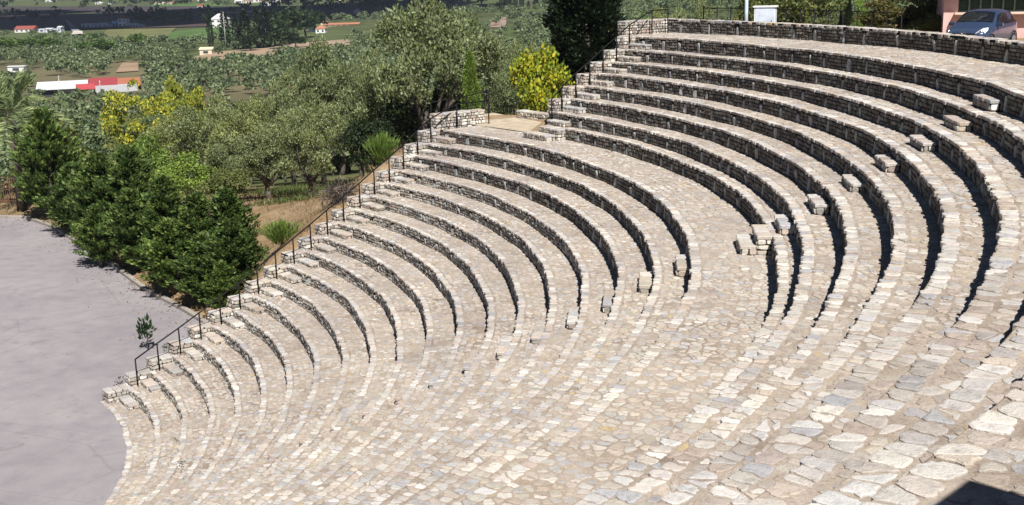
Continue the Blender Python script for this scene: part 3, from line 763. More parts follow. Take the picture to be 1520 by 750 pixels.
G_CON = 'dark evergreens along the kerb of the floor'
def place_base(name, pro, u, vb, vt, wpx, label, cat='tree', group=None, native=.86):
    """a tree by the pixel of its foot on the ground, its top and its width"""
    z = .3
    for _ in range(6):
        p = hit(u, vb, z); z = .5*z+.5*tz(p[0], p[1])
    d = (p-CAM)@FW; top = at(u, vt, d)[2]; z = tz(p[0], p[1]); h = max(.5, top-z); wid = wpx*d/F_PX
    return plant(name, pro[0], pro[1], (p[0], p[1], z), h, wid/(h*native), label, cat, group)
con = [(80, 325, 165, 96, 'tall dark evergreen beside the palm at the far corner of the floor'),
       (118, 345, 250, 92, 'dark evergreen behind the kerb, just right of the tallest corner evergreen'),
       (160, 366, 232, 96, 'evergreen with a pointed top behind the middle of the kerb'),
       (202, 362, 222, 92, 'tallest pointed evergreen of the middle row, below the yellow tree'),
       (205, 402, 285, 92, 'bright-tipped evergreen close to the kerb, in front of the tallest middle one'),
       (252, 400, 268, 96, 'broad green evergreen behind the second half of the kerb'),
       (258, 436, 330, 92, 'low evergreen close to the near end of the kerb'),
       (300, 418, 292, 96, 'blue-green evergreen right of the broad green one'),
       (308, 452, 352, 88, 'low dark evergreen over the shade behind the lowest piers'),
       (345, 405, 285, 92, 'loose light-tipped evergreen below the grey-green olives, next to the dry slope'),
       (352, 436, 330, 86, 'dark evergreen leaning towards the lowest handrail posts'),
       (150, 398, 312, 66, 'small evergreen at the middle of the kerb'), (335, 470, 395, 60, 'smallest evergreen, at the foot of the lowest visible bank')]
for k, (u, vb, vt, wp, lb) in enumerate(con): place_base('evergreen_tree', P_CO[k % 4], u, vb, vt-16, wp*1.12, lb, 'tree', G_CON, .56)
G_OL = 'grey-green olive trees on the bank behind the theatre'
oli = [(255, 178, 110, 92, 'olive tree under the yellow tree, leftmost of the bank'), (305, 150, 125, 88, 'olive tree right of the yellow tree'),
       (352, 138, 115, 84, 'olive tree behind the gap between two lower evergreens'), (392, 165, 130, 76, 'rounded olive tree above the top of the dry slope, thin trunks showing'),
       (428, 92, 120, 92, 'pale olive tree standing behind the rounded one'), (468, 66, 130, 86, 'tall olive tree left of the biggest olive'),
       (455, 150, 120, 72, 'olive tree with bare lower trunk at the edge of the dry slope'), (528, 82, 125, 80, 'olive tree between the tall one and the biggest olive'),
              (585, 52, 120, 88, 'olive tree touching the left flank of the biggest olive'), (645, 18, 215, 74, 'biggest olive tree, wide crown above the middle walkway wall'),
       (725, 62, 130, 80, 'olive tree right of the biggest one, behind the small bright cypress'), (765, 95, 100, 74, 'olive tree behind the yellow-green shrub'),
       (335, 205, 100, 76, 'small olive tree among the evergreens, below the rounded one'), (785, 45, 90, 105, 'distant pale olive left of the big dark cypress')]
for k, (u, vt, wp, d, lb) in enumerate(oli): place('olive_tree', P_OH if vt == 18 else P_OL[k % 5], u, vt, wp*1.08, d, lb, 'tree', G_OL, native=1.06)
for k, (u, vt, wp, d, lb) in enumerate([(275, 232, 90, 74, 'light olive-green bush between the evergreens and the yellow tree'), (330, 248, 80, 70, 'light green bush behind the loose light-tipped evergreen'),
        (210, 205, 80, 84, 'green bush at the foot of the yellow tree')]):
    place('bank_bush', P_BR[k % 3] if k % 2 else P_LI, u, vt, wp*1.1, d, lb, 'bush', 'bushes among the evergreens', native=1.1)
for k, (u, vt, wp, d, lb) in enumerate([(603, 150, 90, 77, 'dark foliage added as painted shade under the left side of the biggest olive'), (668, 128, 70, 79, 'dark foliage added as painted shade behind the walkway wall, under the biggest olive'), (548, 178, 80, 72, 'dark foliage added as painted shade at the top edge of the dry slope, left of the feathery broom')]):
    place('shade_foliage', P_SHADE, u, vt, wp*1.15, d, lb, 'bush', 'added dark foliage imitating shade under the olives', native=1.1)
place('yellow_tree', P_YE[0], 208, 112, 118, 96, 'yellow-leaved tree rising among the olives, larger left crown', 'tree', 'yellow-leaved trees', native=1.0)
place('yellow_tree', P_YE[1], 268, 112, 74, 100, 'smaller yellow-leaved tree just right of the larger yellow one', 'tree', 'yellow-leaved trees', native=1.0)
place('cypress_tree', P_CY[0], 868, -95, 112, 62, 'massive dark columnar cypress behind the upper seating end', 'tree', native=.2, zb=6.9)
place('cypress_tree', cypress_proto(80, LIME), 697, 78, 26, 66, 'slim bright green young cypress behind the middle walkway wall', 'tree', native=.18)
place('shrub', P_YG, 806, 70, 92, 57, 'round yellow-green shrub above the low bench wall', 'shrub', native=1.05, zb=6.2)
place('broom_bush', P_BM[0], 566, 197, 50, 55.5, 'feathery bright green broom bush beside the upper part of the lower handrail', 'bush', 'broom bushes by the end wall', native=1.0)
place('broom_bush', P_BM[1], 415, 328, 60, 52, 'feathery green broom bush at the foot of the dry slope', 'bush', 'broom bushes by the end wall', native=1.0)
place('broad_tree', P_LI, 938, 36, 90, 88, 'light green tree between the big cypress and the upper end wall', 'tree', native=1.1)
place('broad_tree', P_BR[0], 1190, -45, 120, 60, 'dark green pine-like tree behind the white cabinet', 'tree', native=1.1)
place('broad_tree', P_BR[1], 1120, -30, 60, 66, 'dark tree behind the pale lamp post', 'tree', native=1.1)
place('broad_tree', P_BR[2], 1385, -40, 130, 62, 'tall green tree beside the left corner of the pink building', 'tree', native=1.1)
place('brown_bush', P_BB, 1325, 2, 120, 58, 'large brownish green bush behind the mesh fence', 'bush', native=1.1)
place('bush', P_LI, 1282, 2, 40, 75, 'small lime bush beside the slim dark cypress behind the fence', 'bush', native=1.1)
place('cypress_tree', P_CY[1], 1257, -22, 22, 80, 'slim dark cypress behind the mesh fence', 'tree', native=.2)
place('bush', P_BR[0], 1385, 22, 60, 55, 'dark shaded bush at the foot of the pink building corner', 'bush', native=1.1)
place('bush', P_LI, 1272, 30, 26, 50, 'little bright green bush just behind the parapet wall', 'bush', native=1.1)
for k, (u, vt, wp, d, lb) in enumerate([(1040, 0, 90, 110, 'grey-green olive behind the mesh fence, left of the lamp post'), (985, 6, 90, 120, 'grey-green olive above the top of the upper end wall'),
                                        (1225, -6, 80, 120, 'pale olive seen between the cabinet tree and the slim cypress')]):
    place('olive_tree', P_OL[k], u, vt, wp, d, lb, 'tree', 'olives beyond the mesh fence', native=1.06)
# young shoots by the lowest steps
for (u, vb, hp, wp, lb) in ((219, 520, 50, 30, 'tall leafy seedling growing on the floor beside the lowest handrail post'), (247, 528, 16, 14, 'small dark weed rooted in the third end pier'),
                            (222, 560, 14, 14, 'small dark weed rooted beside the second end pier'), (178, 575, 14, 16, 'low weed tuft at the foot of the lowest end pier'), (262, 658, 8, 9, 'tiny dark weed between the stones of the lowest rows'), (270, 699, 12, 10, 'small weed between the stones, lowest in the photo')):
    X0 = at(u, vb, 46.3); z = 0.0 if 'floor' in lb or 'foot' in lb else None
    if z == 0.0: X0 = hit(u, vb, 0.0); hh = hp*47/F_PX
    elif 'stones' in lb: X0 = hit(u, vb, 1.25 if u < 265 else 1.66); hh = hp*40/F_PX
    else: hh = hp*45/F_PX
    k = 160 if hp > 30 else 60
    pts, uu, bl = blob_crown(k, 9, .3, .45, .55, .2); dd = uu+np.array([0, 0, .5]); dd /= np.linalg.norm(dd, axis=1)[:, None]
    me = leaf_mesh('crown', pts, dd, rng.uniform(.12, .25, k), .22, pick([(.03, .07, .02), (.05, .10, .03), (.02, .045, .015)], k))
    plant('weed', me, trunk_mesh('stem', .7, .02, [], .03, 5), tuple(X0), hh, wp/hp*1.0, lb, 'weed')
# palm
def palm():
    p = at(12, 146, 75); z0 = tz(p[0], p[1]); o = empty('palm_tree', (p[0], p[1], z0), 'palm tree with long arching fronds at the far left corner of the floor', 'palm')
    th_ = p[2]-z0-.9; B = MB(); B.tube([(0, 0, -.2), (.05, 0, th_*.5), (0, .05, th_)], [.32, .26, .3], 10); B.build('trunk', [BARK], o)
    for k in range(38):
        a = k*2.4+random.uniform(-.2, .2); e = random.uniform(-.15, 1.35); L = random.uniform(3.2, 4.4); pts = []; P_ = []; D_ = []
        for t in np.linspace(0, 1, 9):
            rr = L*t*math.cos(e)+.1; zz_ = th_+L*(t*math.sin(e)-.55*t*t*(1.0 if e < 1 else .6))
            pts.append((rr*math.cos(a), rr*math.sin(a), zz_))
        for t in np.linspace(.15, 1, 34):
            i = min(7, int(t*8)); f = t*8-i; c = np.array(pts[i])*(1-f)+np.array(pts[i+1])*f
            ax = np.array(pts[i+1])-np.array(pts[i]); ax /= np.linalg.norm(ax); sd = np.cross(ax, [0, 0, 1]); sd /= np.linalg.norm(sd)+1e-6
            for s in (-1, 1):
                P_.append(c); D_.append(ax*.6+sd*s*.8+np.array([0, 0, .15]))
        D_ = np.array(D_); D_ /= np.linalg.norm(D_, axis=1)[:, None]
        link('frond', leaf_mesh('frond', np.array(P_), D_, rng.uniform(.5, .8, len(P_)), .055, pick([(.22, .29, .12), (.28, .34, .15), (.16, .22, .08), (.34, .38, .20)], len(P_))), o)
palm()
def rusty_fence():
    o = empty('rusty_fence', (0, 0, 0), 'rusty reddish wire fence at the left edge beyond the corner of the floor', 'fence')
    RUST = plain('rusty_iron', (.20, .085, .06), .85); pts = [np.array(p) for p in ((-9.5, 50.5), (-6.5, 50.0), (-3.4, 49.0), (-.5, 47.6))]
    for p in pts:
        B = MB(); z = tz(*p); B.tube([(p[0], p[1], z-.2), (p[0], p[1], z+1.9)], .04, 6); B.build('post', [RUST], o)
    B = MB()
    for a, b in zip(pts[:-1], pts[1:]):
        za, zb = tz(*a), tz(*b)
        for k in range(20):
            f = k/20; c = a*(1-f)+b*f; z = za*(1-f)+zb*f; B.box((c[0], c[1], z+.95), (.035, .012, 1.8), 0)
        for h in (.15, .95, 1.8): B.tube([(a[0], a[1], za+h), (b[0], b[1], zb+h)], .02, 5)
    B.build('bars', [RUST], o)
rusty_fence()
# dry brush heap
def brush():
    p = hit(507, 296, 5.1); k = 1500
    o = empty('brush_heap', (p[0], p[1], tz(p[0], p[1])), 'heap of dry grey twigs on the brown slope beside the handrail', 'brush heap')
    pts = rng.normal(0, 1, (k, 3))*np.array([.40, .34, .20])+np.array([0, 0, .22]); pts[:, 2] = np.abs(pts[:, 2])
    dd = rand_unit(k); link('twigs', leaf_mesh('twigs', pts, dd, rng.uniform(.15, .42, k), .05, pick([(.10, .075, .07), (.16, .13, .12), (.06, .045, .04), (.22, .19, .17)], k)), o)
brush()
# grass tufts and dead leaves on the bank
def tufts(name, k, cond, pal, hs, label=None):
    xs = rng.uniform(-12, 34, k*6); ys = rng.uniform(9, 62, k*6); z = terrain(xs, ys)
    rr, tt = near_mask(xs, ys); ok = ~inpoly(xs, ys, OPOLY) & ~((rr < 40) & (tt < 39)) & cond(xs, ys, z)
    ok &= ~inpoly(xs, ys, pp)
    xs, ys, z = xs[ok][:k], ys[ok][:k], z[ok][:k]; P_ = np.repeat(np.stack([xs, ys, z-.02], -1), 9, 0); P_[:, :2] += rng.normal(0, .12, (len(P_), 2))
    d = rand_unit(len(P_))*.55+np.array([0, 0, .8]); d /= np.linalg.norm(d, axis=1)[:, None]
    o = link(name, leaf_mesh(name, P_, d, hs*rng.uniform(.5, 1.5, len(P_)), .07, pick(pal, len(P_)))); tag(o, kind='stuff', label=label)
tufts('dry_grass', 2600, lambda x, y, z: x > -99, [(.30, .22, .11), (.24, .17, .08), (.36, .28, .16), (.2, .15, .07)], .22, 'short dry grass on the brown bank')
tufts('green_grass', 1500, lambda x, y, z: (np.sin(x*.45)+np.sin(y*.37+1) > .25) & ~((x > 9) & (y < 38)), [(.10, .14, .04), (.14, .17, .05), (.07, .11, .03)], .38, 'green grass under the trees of the bank')

def litter():
    P_ = []
    for a, b in zip(ORCH[2:9], ORCH[3:10]):
        a, b = np.array(a), np.array(b); L = np.linalg.norm(b-a); d = (b-a)/L; nin = np.array([-d[1], d[0]])
        for _ in range(int(L*16)):
            q = a+d*random.uniform(0, L)+nin*(random.expovariate(1.3)+.05); P_.append((q[0], q[1], .012))
    P_ = np.array(P_); d = rand_unit(len(P_)); d[:, 2] *= .15; d /= np.linalg.norm(d, axis=1)[:, None]
    o = link('fallen_leaves', leaf_mesh('fallen_leaves', P_, d, rng.uniform(.05, .13, len(P_)), .3, pick([(.2, .13, .06), (.14, .1, .05), (.28, .2, .09), (.1, .11, .04)], len(P_)), None, np.tile(np.array([0, 0, 1.0]), (len(P_), 1)))); tag(o, kind='stuff', label='fallen leaves blown along the kerb of the floor')
litter()
# ------------------------------------------------------------------ valley groves
def lowcrown(k, pal, size, rx=.5, seed=0, nb=7):
    pts, u, bl = blob_crown(k, nb, rx*.6, .3, .55, .26, .85, -.5)
    d = u*.4+rand_unit(k); d /= np.linalg.norm(d, axis=1)[:, None]
    return pts, d, size*rng.uniform(.6, 1.4, k), pick(pal, k)
GROVEC = [(.15, .20, .10), (.20, .25, .13), (.11, .16, .07), (.25, .29, .17), (.09, .13, .055)]
GROVE = [leaf_mesh('crown', *(lambda t: (t[0], t[1], t[2], .42, t[3]))(lowcrown(1100, GROVEC if s < 4 else BUSH, .075, nb=11))) for s in range(6)]
TRK = trunk_mesh('trunk', .45, .035, [], .03, 99)
GREEN = [leaf_mesh('crown', *(lambda t: (t[0], t[1], t[2], .45, t[3]))(lowcrown(700, [(.07, .13, .02), (.10, .17, .03), (.05, .09, .02), (.13, .19, .04)], .10, nb=11))) for s in range(3)]
def in_view(x, y, margin=1.05):
    d = np.stack([x-CAM[0], y-CAM[1]], -1); f = d@FW[:2]; r_ = d@RT[:2]
    return (f > 0) & (np.abs(r_) < f*.4343*margin+4)
def px(x, y, z):
    d = np.array([x, y, z])-CAM; k = d@FW; return 760+F_PX*(d@RT)/k, 375-F_PX*(d@UP)/k, k
# keep-out patches in the valley: (px u0,u1,v0,v1) ground rectangles seen as bare soil, fields, houses
keep = [(255, 345, 42, 62), (160, 262, 44, 60), (480, 540, 38, 44), (262, 330, 84, 95), (168, 206, 97, 112), (400, 520, 68, 82), (48, 216, 119, 152), (8, 40, 101, 112), (90, 130, 28, 56), (115, 200, 34, 46), (20, 95, 38, 54), (296, 320, 72, 92), (725, 765, 46, 66), (455, 495, 40, 62), (330, 400, 78, 92), (0, 60, 38, 52)]
cand = []
for step, d0, d1 in ((6.3, 105, 330), (7.4, 330, 560), (12, 560, 860)):
    k = int((d1-d0)/step)
    for a in range(k):
        f = d0+step*(a+.5); wv = f*.4343*1.04
        for b in range(int(2*wv/step)):
            q = -wv+step*(b+.5)+random.uniform(-.35, .35)*step; ff = f+random.uniform(-.35, .35)*step
            x = CAM[0]+FW[0]/math.hypot(FW[0], FW[1])*ff+RT[0]*q; y = CAM[1]+FW[1]/math.hypot(FW[0], FW[1])*ff+RT[1]*q
            cand.append((x, y, ff))
cand = np.array(cand); cz = terrain(cand[:, 0], cand[:, 1]); sel = []
for (x, y, ff), z in zip(cand, cz):
    u, v, k = px(x, y, z)
    if u < -30 or u > 960 and ff < 130: continue
    if u > 1000 and ff < 200: continue
    if any(a-4 < u < b+4 and c-3 < v < d+3 for a, b, c, d in keep): continue
    patch = math.sin(x*.021+1.3)*math.sin(y*.017+.4)+.5*math.sin(x*.05+y*.04)
    if patch < -.95: continue
    if ff > 560 and patch < .25: continue
    if random.random() < .05: continue
    sel.append((x, y, z, ff, u, v))
sel.sort(key=lambda s: s[3])
vis = sel
G_GR = 'olive trees of the valley grove'
for k, (x, y, z, ff, u, v) in enumerate(vis[:270]):
    h = random.uniform(3.0, 6.4); o = empty('olive_tree', (x, y, z-.1), 'rounded grey-green olive tree in the valley grove behind the bank', 'tree', G_GR)
    wd = random.uniform(.95, 1.35); o.scale = (h*wd, h*wd, h); o.rotation_euler = (0, 0, random.uniform(0, 6.28))
    link('crown', GROVE[k % 6], o); link('trunk', TRK, o)
def stuff_trees(name, L, label, k=150, size=.16, pal=GROVEC, hr_=(3.6, 5.8)):
    if not L: return
    base = [lowcrown(k, pal, size, nb=6) for _ in range(8)]; P_ = []; D_ = []; S_ = []; C_ = []
    for j, (x, y, z, *_r) in enumerate(L):
        p, d, s, c = base[j % 8]; a = random.uniform(0, 6.28); ca, sa = math.cos(a), math.sin(a); h = random.uniform(*hr_); wd = h*random.uniform(.95, 1.4)
        rot = np.array([[ca, -sa, 0], [sa, ca, 0], [0, 0, 1]])
        P_.append((p*np.array([wd, wd, h]))@rot.T+np.array([x, y, z])); D_.append(d@rot.T); S_.append(s*h); C_.append(c*random.uniform(.75, 1.2))
    o = link(name, leaf_mesh(name, np.concatenate(P_), np.concatenate(D_), np.concatenate(S_), .45, np.concatenate(C_))); tag(o, label, None, None, 'stuff')
stuff_trees('far_grove', vis[270:], 'distant olive grove covering the valley floor')
# hedgerows and woods out to the horizon
L = []
for _ in range(3200):
    ff = 880*math.exp(random.uniform(0, 1.7)); q = random.uniform(-.46, .46)*ff
    x = CAM[0]+ff*math.cos(YAW)+q*math.sin(YAW); y = CAM[1]+ff*math.sin(YAW)-q*math.cos(YAW)
    s = math.sin(x*.009+.7)*math.sin(y*.0061)+.6*math.sin(x*.023+y*.013)
    if s < .15 and random.random() > .12: continue
    u, v, k = px(x, y, -20)
    if any(a-4 < u < b+4 and c-3 < v < d+4 for a, b, c, d in keep): continue
    L.append((x, y, tz(x, y), 0))
stuff_trees('far_wood', L, 'woods and hedges far out on the plain', 40, .3, [(.035, .06, .02), (.05, .075, .03), (.028, .045, .018), (.07, .09, .035)], (5, 11))
L = []
for _ in range(1500):
    x = random.gauss(420, 200); y = random.gauss(520, 260)
    if in_view(np.array([x]), np.array([y]))[0] and y > 130: L.append((x, y, tz(x, y), 0))
stuff_trees('hill_wood', L, 'grey-green trees covering the hillside beyond the theatre', 90, .2)

def fplace(name, u, vb, hpx, wpx, me, tr, label, cat, group=None, native=1.0, z=None):
    p = hit(u, vb, -20); z0 = tz(p[0], p[1]); d = (p-CAM)@FW
    h = hpx*d/F_PX; wd = wpx*d/F_PX
    o = empty(name, (p[0], p[1], z0-.1), label, cat, group); o.scale = (wd/native, wd/native, h); o.rotation_euler = (0, 0, random.uniform(0, 6.28))
    link('crown', me, o); link('trunk', tr, o); return o
for k, (u, vb, h, wp) in enumerate([(14, 80, 24, 42), (44, 78, 22, 34), (78, 80, 24, 38), (125, 84, 22, 30), (155, 88, 28, 44), (205, 70, 20, 26), (60, 62, 12, 16), (135, 62, 12, 26), (150, 60, 10, 20), (212, 66, 14, 20)]):
    fplace('round_tree', u, vb, h, wp, GREEN[k % 3], TRK, 'bright green round tree beyond the olive grove at left' if k < 6 else 'small light green tree at the edge of the far fields', 'tree', 'round trees beyond the grove' if k < 6 else 'small trees by the fields', .85)
CY_LOW = [cypress_proto(90+s, CYPR, 700, .055) for s in range(3)]
for k, (u, vb, h, wp, lb) in enumerate([(314, 77, 55, 7, 'tall thin far cypress left of the white hip-roofed house'), (336, 75, 52, 12, 'tall far cypress just right of the white hip-roofed house'), (352, 78, 48, 10, 'far cypress behind the small yellow-roofed hut'),
        (366, 78, 56, 16, 'broad far cypress right of the hip-roofed house'), (384, 78, 60, 9, 'thin far cypress in the dark row'), (396, 78, 58, 14, 'last tall far cypress of the dark row, beside the dark clump')]):
    fplace('cypress_tree', u, vb, h, wp*1.15, *CY_LOW[k % 3], lb, 'tree', 'far cypresses by the white house', .2)
for k, u in enumerate((723, 739, 746, 755, 762, 766, 775, 785, 796)):
    fplace('cypress_tree', u, 34, (12, 14, 24, 25, 10, 24, 22, 12, 14)[k], (5, 4, 7, 8, 4, 5, 6, 4, 8)[k]*1.1, *CY_LOW[k % 3], 'small dark cypress in the row below the white viaduct', 'tree', 'cypress row below the viaduct', .2)
DARKG = [leaf_mesh('crown', *(lambda t: (t[0], t[1], t[2], .45, t[3]))(lowcrown(600, [(.02, .04, .014), (.03, .055, .018), (.045, .075, .02)], .11, nb=10))) for s in range(2)]
for k, (u, vb, h, wp) in enumerate([(410, 76, 52, 40), (432, 72, 54, 42), (455, 62, 42, 40), (470, 52, 30, 34), (388, 78, 30, 36), (420, 80, 30, 40), (440, 80, 22, 30), (372, 82, 26, 30)]):
    fplace('dark_tree', u, vb, h, wp, DARKG[k % 2], TRK, 'dark dense tree in the clump left of the orange roofs', 'tree', 'dark clump by the orange roofs', .85)
for k, (u, vb, h, wp) in enumerate([(545, 25, 24, 14), (557, 25, 28, 20), (570, 25, 30, 18), (585, 22, 16, 16), (605, 18, 14, 16), (690, 12, 14, 18), (640, 8, 14, 30)]):
    fplace('poplar_tree', u, vb, h, wp, DARKG[k % 2], TRK, 'dark tall tree in the far shaded hedge line', 'tree', 'far dark trees in the hedge line', .85)

# ------------------------------------------------------------------ fields, road
def field(name, uv, col, dz, var=.2, sc=.05):
    B = MB(); B.add([(lambda p: (p[0], p[1], tz(p[0], p[1])+dz))(hit(u, v, -20)) for u, v in uv], [tuple(range(len(uv)))])
    tag(B.build(name, [plain(name+'_soil', col, .95, 0, .1, 0, var, sc)]), kind='structure')
field('green_field', [(240, 62), (345, 60), (345, 46), (300, 45), (255, 50)], (.085, .145, .045), .6)
field('olive_field', [(140, 64), (240, 62), (256, 49), (262, 44), (160, 46)], (.15, .155, .065), .55)
field('ploughed_field', [(0, 46), (95, 45), (310, 42), (310, 22), (120, 22), (0, 24)], (.085, .06, .055), .4)
field('dark_field', [(110, 20), (330, 22), (560, 28), (560, 14), (300, 12), (0, 10), (0, 22)], (.07, .06, .06), .35)
field('bare_strip', [(262, 94), (330, 97), (420, 88), (420, 76), (330, 82)], (.33, .235, .16), .3)
field('bare_plot', [(172, 112), (206, 110), (206, 98), (182, 97)], (.32, .225, .155), .3)
field('bare_lane', [(398, 84), (520, 78), (520, 68), (400, 74)], (.33, .25, .18), .3)
field('bare_earth', [(728, 64), (752, 66), (752, 47), (730, 46)], (.30, .215, .17), .3)
field('meadow', [(225, 14), (330, 12), (330, 7), (225, 8)], (.10, .17, .05), .8)
field('road', [(110, 53), (123, 52), (101, 31), (96, 31)], (.28, .28, .29), .9, .1)
field('gravel_yard', [(106, 54), (124, 53), (122, 49), (110, 49)], (.55, .5, .44), 1.1)

# ------------------------------------------------------------------ far buildings
WHITE = (.78, .77, .75); RED = (.30, .08, .065); ORANGE = (.42, .19, .11); CREAM = (.72, .62, .42)
def house(name, u, vb, wpx, hpx, wall, roof, label, hip=True, depth_m=8.0, win=3, rh=.4, cat='house', group=None, floors=1):
    p = hit(u, vb, -20); z0 = tz(p[0], p[1])-.2; d = (p-CAM)@FW; Wd = wpx*d/F_PX; H = hpx*d/F_PX; wh = H*(1-rh)+.2
    o = empty(name, (p[0], p[1], z0), label, cat, group); o.rotation_euler = (0, 0, YAW-math.pi/2)
    D = depth_m; B = MB(); B.box((0, D/2, wh/2), (Wd, D, wh), 0, wall); B.build('wall', [PAINT], o)
    B = MB(); e = .35; x, y0_, y1_ = Wd/2+e, -e, D+e; r_ = H*rh; i = min(Wd/2, D/2)*.85 if hip else 0
    z = wh+.002
    vs = [(-x, y0_, z), (x, y0_, z), (x, y1_, z), (-x, y1_, z), (-x+i, D/2, z+r_), (x-i, D/2, z+r_)]
    B.add(vs, [(0, 1, 5, 4), (2, 3, 4, 5), (1, 2, 5), (3, 0, 4), (3, 2, 1, 0)], roof); B.build('roof', [PAINT], o)
    fh = wh/floors
    for fl in range(floors):
        for k in range(win):
            B = MB(); B.box((-Wd/2+Wd*(k+.5)/win, -.03, fl*fh+fh*.55), (Wd/win*.4, .08, fh*.42), 0, (.06, .065, .08)); B.build('window', [PAINT], o)
    return o
house('house', 325, 43, 24, 20, WHITE, (.55, .54, .55), 'white two-storey house with a grey hip roof between far cypresses', True, 11, 3, .4, floors=2)
house('house', 182, 41, 12, 17, WHITE, RED, 'tall white house with a red roof beside far pale sheds', True, 9, 2, .3, floors=2)
house('shed', 171, 41, 9, 9, (.5, .6, .78), (.6, .62, .66), 'pale blue-white shed touching the tall red-roofed far house', False, 9, 2, .2, 'shed')
house('shed', 36, 49, 28, 9, (.74, .7, .66), RED, 'low far shed with a dark red roof at the left edge of the dark fields', False, 10, 4, .5, 'shed')
for k, (u, wp, hp) in enumerate(((62, 9, 5), (72, 9, 6), (82, 7, 5), (88, 5, 9), (26, 8, 6))): house('shed', u, 49, wp, hp, (.62, .64, .70), (.66, .68, .72), 'small pale shed in the row right of the low red-roofed shed', False, 7, 1, .2, 'shed', 'pale sheds by the dark fields')
for k, (u, wp, hp) in enumerate(((128, 14, 6), (140, 10, 6), (152, 12, 7), (160, 6, 5), (197, 10, 6), (206, 12, 4))): house('shed', u, 42, wp, hp, (.60, .62, .68), (.62, .64, .68), 'small pale shed in the row beside the tall red-roofed far house', False, 7, 2, .2, 'shed', 'pale sheds by the tall house')
house('house', 462, 52, 7, 17, WHITE, ORANGE, 'narrow white house with an orange roof left in the far orange-roofed cluster', False, 7, 1, .25)
house('house', 476, 55, 14, 11, WHITE, ORANGE, 'white house with an orange roof in front of the far dark clump', True, 8, 2, .4)
house('house', 481, 42, 9, 7, (.7, .6, .5), ORANGE, 'small orange-roofed house at the back of the far cluster', True, 8, 1, .5)
house('barn', 507, 44, 52, 4, (.5, .36, .28), ORANGE, 'long low barn with an orange tiled roof amid the olive grove', False, 9, 6, .6, 'barn')
house('hut', 306, 86, 18, 11, (.72, .62, .48), CREAM, 'small hut with a flat yellowish roof on the bare earth', False, 5, 1, .3, 'hut')
house('wall_block', 24, 109, 24, 9, WHITE, (.75, .74, .72), 'plain white block building among the olives at the left edge', False, 5, 1, .08, 'building')
for k, (u, vb, wp, hp, rf) in enumerate(((236, 8, 14, 4, CREAM), (254, 8, 11, 4, ORANGE), (297, 14, 8, 7, RED), (300, 2, 14, 4, CREAM), (354, 6, 12, 6, WHITE), (366, 6, 9, 6, ORANGE), (378, 5, 14, 7, WHITE), (391, 6, 8, 6, RED), (398, 12, 10, 6, (.5, .5, .55)), (408, 5, 10, 5, WHITE), (424, 5, 16, 5, CREAM), (735, 6, 10, 6, RED), (506, 4, 10, 4, CREAM), (530, 26, 10, 8, (.5, .42, .42)), (146, 7, 10, 4, WHITE), (165, 7, 8, 4, WHITE), (75, 3, 16, 4, (.6, .6, .66)), (665, 13, 14, 6, (.55, .42, .38)))):
    house('house', u, vb, wp, hp, (.74, .70, .65), rf, 'tiny pale house of the far village on the plain', True, 9, 2, .4, 'house', 'houses of the far village')
# long shed with white and red roof
def longshed():
    a = hit(60, 146, -20); b = hit(208, 138, -20); o = empty('warehouse', (a[0], a[1], -20), 'long low warehouse with a bright white roof and red roof end among the olives', 'warehouse')
    d = (b-a)[:2]; L = np.linalg.norm(d); o.rotation_euler = (0, 0, math.atan2(d[1], d[0])); W_ = 22.0
    B = MB(); B.box((L*.5, W_/2, .9), (L-1, W_-1, 3.4), 0, (.5, .5, .52)); B.build('wall', [PAINT], o)
    def slab(name, x0, x1, y0, y1, z, col):
        B = MB(); B.add([(x0, y0, z), (x1, y0, z), (x1, (y0+y1)/2, z+1.4), (x0, (y0+y1)/2, z+1.4), (x0, y1, z), (x1, y1, z), (x0, y0, z-.2), (x1, y0, z-.2)], [(0, 1, 2, 3), (3, 2, 5, 4), (6, 7, 1, 0)], col); B.build(name, [PAINT], o)
    slab('roof', -1, L*.48, -2, W_, 2.7, (.66, .67, .69)); slab('roof', L*.482, L*.78, 3, W_+6, 2.7, (.34, .06, .065)); slab('roof', L*.36, L*.55, -3, 2.5, 2.3, (.40, .065, .07)); slab('roof', L*.782, L*1.02, 4, W_, 2.5, (.40, .15, .09))
    B = MB(); B.box((L*.12, -.7, 1.2), (L*.2, .1, 2.2), 0, (.05, .05, .06)); B.build('opening', [PAINT], o)
longshed()
# viaduct
vd = empty('viaduct', (0, 0, 0), 'long pale viaduct crossing the far plain', 'bridge')
a = hit(706, 16, -20); b = hit(830, 13, -20); d = (b-a); L = np.linalg.norm(d); rz = math.atan2(d[1], d[0]); c = (a+b)/2
B = MB(); B.box((c[0], c[1], -15.8), (L, 9, 1.6), rz, (.75, .76, .78)); B.build('deck', [PAINT], vd)
for k in range(9):
    q = a+d*(k+.3)/9; B = MB(); B.box((q[0], q[1], -18.4), (1.5, 5, 3.6), rz, (.6, .6, .62)); B.build('pier', [PAINT], vd)
for k, (u, vb, hp) in enumerate(((114, 96, 22), (86, 100, 18), (90, 142, 28), (336, 79, 56), (150, 142, 20))):
    p = hit(u, vb, -20); d = (p-CAM)@FW; B = MB(); B.tube([(0, 0, -.3), (0, 0, hp*d/F_PX)], [.16, .1], 6, (.55, .53, .5)); B.box((0, 0, hp*d/F_PX-.6), (1.6, .12, .12), YAW, (.4, .38, .35))
    o = B.build('utility_pole', [PAINT], None, (p[0], p[1], tz(p[0], p[1]))); tag(o, 'thin pale utility pole standing among the olives of the valley', 'pole', 'utility poles in the valley')

